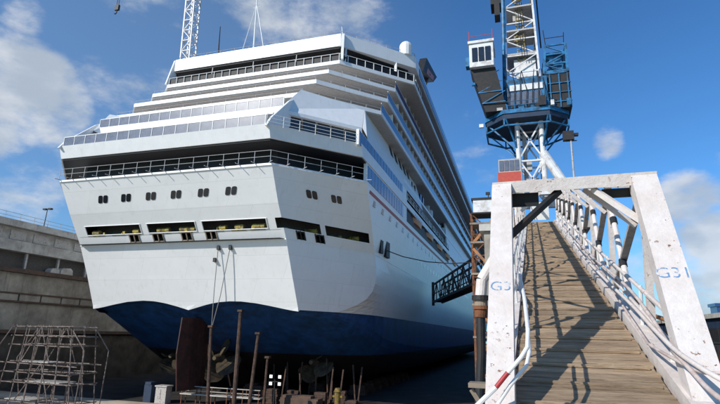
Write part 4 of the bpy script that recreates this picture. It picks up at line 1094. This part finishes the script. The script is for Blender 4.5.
# right winch structure
b = MB(); b.box((4.9, 68, 32.3), (8.2, 74, 37.6)); b.build('winch_house', M['darksteel'], cr)
b = MB(); b.lattice([(4.9,68,37.6),(8.0,68,37.6),(8.0,73,37.6),(4.9,73,37.6)], [(5.3,68,42.0),(8.0,68,42.0),(8.0,73,42.0),(5.3,73,42.0)], 3, .22); b.box((4.9, 67.9, 37.6), (8.2, 73.2, 38.0)); b.box((5.8, 68.4, 38.2), (7.4, 71, 40.0)); b.tube((5.4, 69, 40.5), (7.6, 69, 40.5), .8, n=12); b.build('winch_frame', M['craneblue'], cr)
b = MB(); 
for z in (33.2, 34.6, 36): b.bar((4.8, 67.9, z), (8.3, 67.9, z), .12)
for x in (5.6, 6.8, 7.9): b.bar((x, 67.9, 32.3), (x, 67.9, 37.4), .15)
b.build('winch_railing', M['craneblue'], cr)
b = MB(); b.tube((5.4,68,42),(5.2,68,44.6),.06,n=5).tube((7.8,68,42),(7.9,68,43.8),.06,n=5).tube((5.3,68,43.2),(7.8,68,43.2),.05,n=5); b.build('winch_mast', M['darksteel'], cr)
# upper lattice tower
b = MB(); b.lattice([(-.3,68.6,36),(4.4,68.6,36),(4.4,73,36),(-.3,73,36)], [(.3,69,66),(3.7,69,66),(3.7,72.5,66),(.3,72.5,66)], 11, .17); b.build('mast_tower', M['cranewhite'], cr)
b = MB(); b.tube((-.5, 68.3, 34), (.15, 68.7, 60), .28, n=8); b.build('hydraulic_pipe', M['craneblue'], cr)
b = MB(); b.box((1.0, 69.4, 37.4), (4.0, 69.5, 41.2)); b.build('tower_panel', M['cranewhite'], cr)
b = MB(); z = 41
while z < 62: b.bar((1.6, 69.2, z), (2.6, 69.2, z+.1), .12); z += .55
b.bar((1.6, 69.2, 41), (1.7, 69.2, 62), .12); b.bar((2.6, 69.2, 41), (2.5, 69.2, 62), .12); b.build('ladder', M['yellow'], cr)
for z, x0, x1 in ((41.6, .4, 3.9), (45.5, .5, 3.8), (49.5, .6, 3.7)):
    MB().box((x0-.3, 68.6, z), (x1+.3, 73, z+.25)).build('landing', M['steelgrey'], cr)
b = MB(); b.box((-1.9, 69, 51), (.1, 71.5, 54)); b.box((-1.4, 69, 49), (-.6, 71, 51)); b.build('boom_machinery', M['darksteel'], cr)
b = MB(); b.bar((4.2, 70, 43), (4.0, 70, 60), .35); b.bar((4.9, 70, 43), (4.6, 70, 60), .2); b.build('hoist_guide', M['darksteel'], cr)

random.seed(21)
for k in range(9):
    x = random.uniform(-3.0, 7.6); h = random.uniform(.5, 1.5)
    MB().box((x, 66.5+random.random(), 32.31), (x+random.uniform(.4, 1.1), 67.3, 32.3+h)).build('equipment_box', M[random.choice(('darksteel', 'craneblue', 'steelgrey', 'cranewhite'))], cr)
for k in range(7):
    x = -.1+k*.8; MB().path([Vector((x, 67.3, 33)), Vector((x+.2, 67.3, 35+k % 3)), Vector((x+random.uniform(-.6, .6), 67.9, 38.5))], .06, n=5).build('cable', M['darksteel'], cr)
for z in (44.2, 47.6, 51.4, 55):
    MB().box((1.2, 69.2, z), (2.4, 70.2, z+.9)).build('sheave_box', M[('tan', 'steelgrey')[int(z) % 2]], cr)
for dx in (0, .35, .7): MB().tube((2.2+dx, 68.6, 41), (1.6+dx*.6, 68.9, 64), .05, n=5).build('hoist_rope', M['darksteel'], cr)
# floodlight mast right of crane
fm = empty('floodlight_mast', (6.7, 60, 0)); tag(fm, 'slim pole with a square floodlight head, rising right of the crane', 'lamp post')
MB().tube((6.7, 60, 0), (6.75, 60, 24.6), .16, .1, n=8).build('pole', M['steelgrey'], fm)
b = MB(); b.box((5.9, 59.7, 24.4), (7.1, 60.4, 25.5)); b.box((7.15, 59.8, 24.9), (7.6, 60.3, 25.2)); b.bar((6.2, 60, 24.3), (7.4, 60, 24.3), .1); b.build('lamp_head', M['darksteel'], fm)
# far crane jib on the left dock wall
fj = empty('far_crane', (-70, 112, 15.8)); tag(fj, 'distant pale lattice crane boom rising behind the ship roof', 'crane')
q = Vector((-92, 115, 40)); 
b = MB(); b.lattice([(-93.5,114,15.8),(-90,114,15.8),(-90,117,15.8),(-93.5,117,15.8)], [(-96.5,114,110),(-93.5,114,110),(-93.5,117,110),(-96.5,117,110)], 26, .26); b.build('boom', M['cranewhite'], fj)
fj.location = (-70, 112, 15.8)

hk = empty('crane_hook', (-50, 70, 60)); tag(hk, 'small dark crane hook hanging on its cable at the top left of the sky', 'crane hook')
_d = camera_matrix().to_3x3() @ Vector(((116-360)/500, -(10-202)/500, -1)); P = Vector((0, 0, 1.65))+_d*(75/_d.y)
MB().tube(P+Vector((0,0,1.0)), P+Vector((0,0,30)), .07, n=5).tube(P+Vector((.5,0,1.0)), P+Vector((.5,0,30)), .07, n=5).build('cable', M['darksteel'], hk)
MB().box(P+Vector((-.25,-.25,-.1)), P+Vector((.75,.25,1.2))).build('hook_block', M['darksteel'], hk)
MB().path([P+Vector(q) for q in ((.25,0,-.1), (.25,0,-.7), (.0,0,-1.0), (-.3,0,-.8))], .12).build('hook', M['darksteel'], hk)
# ------------------------------------------------------------------ right background
sh = empty('warehouse', (24, 66, 0)); tag(sh, 'long low navy warehouse with a pale roof edge on the right skyline', 'warehouse')
MB().box((17.6, 40, 0), (36, 200, 3.9)).build('wall', M['navy'], sh)
MB().box((17.3, 39.7, 3.92), (36.3, 200.3, 4.35)).build('roof', M['concpale'], sh)
for k in range(20): MB().box((17.5, 44+k*6, .2), (17.58, 47+k*6, 3.0)).build('door', M['darksteel'], sh)
bins = [((8.2, 22, 0), 3.2, 2.6, 2.2, 'tan', 'large tan steel tank beside the warehouse, nearest the gangway'), ((12.6, 27, 0), 3.0, 5, 2.3, 'rust', 'rusty brown container behind the tan tank'), ((9.6, 34, 0), 3.4, 6, 1.6, 'darksteel', 'dark container lying farther along the quay'), ((7.2, 30, 0), 1.6, 2.4, 1.3, 'craneblue', 'small blue container close to the gangway'), ((6.4, 17.5, 0), 1.5, 1.6, 1.0, 'orange', 'small orange-brown crate on the quay beside the gangway')]
for i, (p, sx, sy, sz, m, lab) in enumerate(bins):
    t = empty('container', p); tag(t, lab, 'container')
    x, y, z = p
    MB().box((x, y, .15), (x+sx, y+sy, sz)).build('body', M[m], t)
    b = MB()
    for k in range(int(sx/.3)): b.box((x+.1+k*.3, y-.05, .2), (x+.2+k*.3, y-.003, sz-.1))
    for k in range(int(sy/.3)): b.box((x-.05, y+.1+k*.3, .2), (x-.003, y+.2+k*.3, sz-.1))
    b.build('ribbing', M[m], t)
    b = MB(); b.box((x-.06, y-.06, sz), (x+sx+.06, y+sy+.06, sz+.1)); b.box((x-.06, y-.06, 0), (x+sx+.06, y+sy+.06, .148)); b.build('frame', M['darksteel'], t)
# distant skyline masses on right
tw = MB().box((60, 190, 0), (64, 196, 13)).box((59.5, 189.5, 13), (64.5, 196.5, 14)).build('water_tank', M['blueglass'], None, origin=(62, 193, 0)); tag(tw, 'small blue tank block above the warehouse roof at the right edge', 'tank')
h = MB(); random.seed(5); x = -300
hp = []
while x < 900:
    hp.append((x, 1500, 6+8*random.random())); x += 60
for a, c in zip(hp[:-1], hp[1:]):
    h.add([(a[0], 1500, -1), (c[0], 1500, -1), (c[0], 1500, c[2]), (a[0], 1500, a[2]), (a[0], 1700, -1), (c[0], 1700, -1)], [(0,1,2,3), (3,2,5,4)])
tag(h.build('hills', M['navy']), kind='structure')

# ------------------------------------------------------------------ render settings
scene.render.engine = 'CYCLES'
vs = scene.view_settings; vs.view_transform = 'Standard'; vs.look = 'None'; vs.exposure = 0; vs.gamma = 1; vs.use_curve_mapping = False
scene.cycles.max_bounces = 6
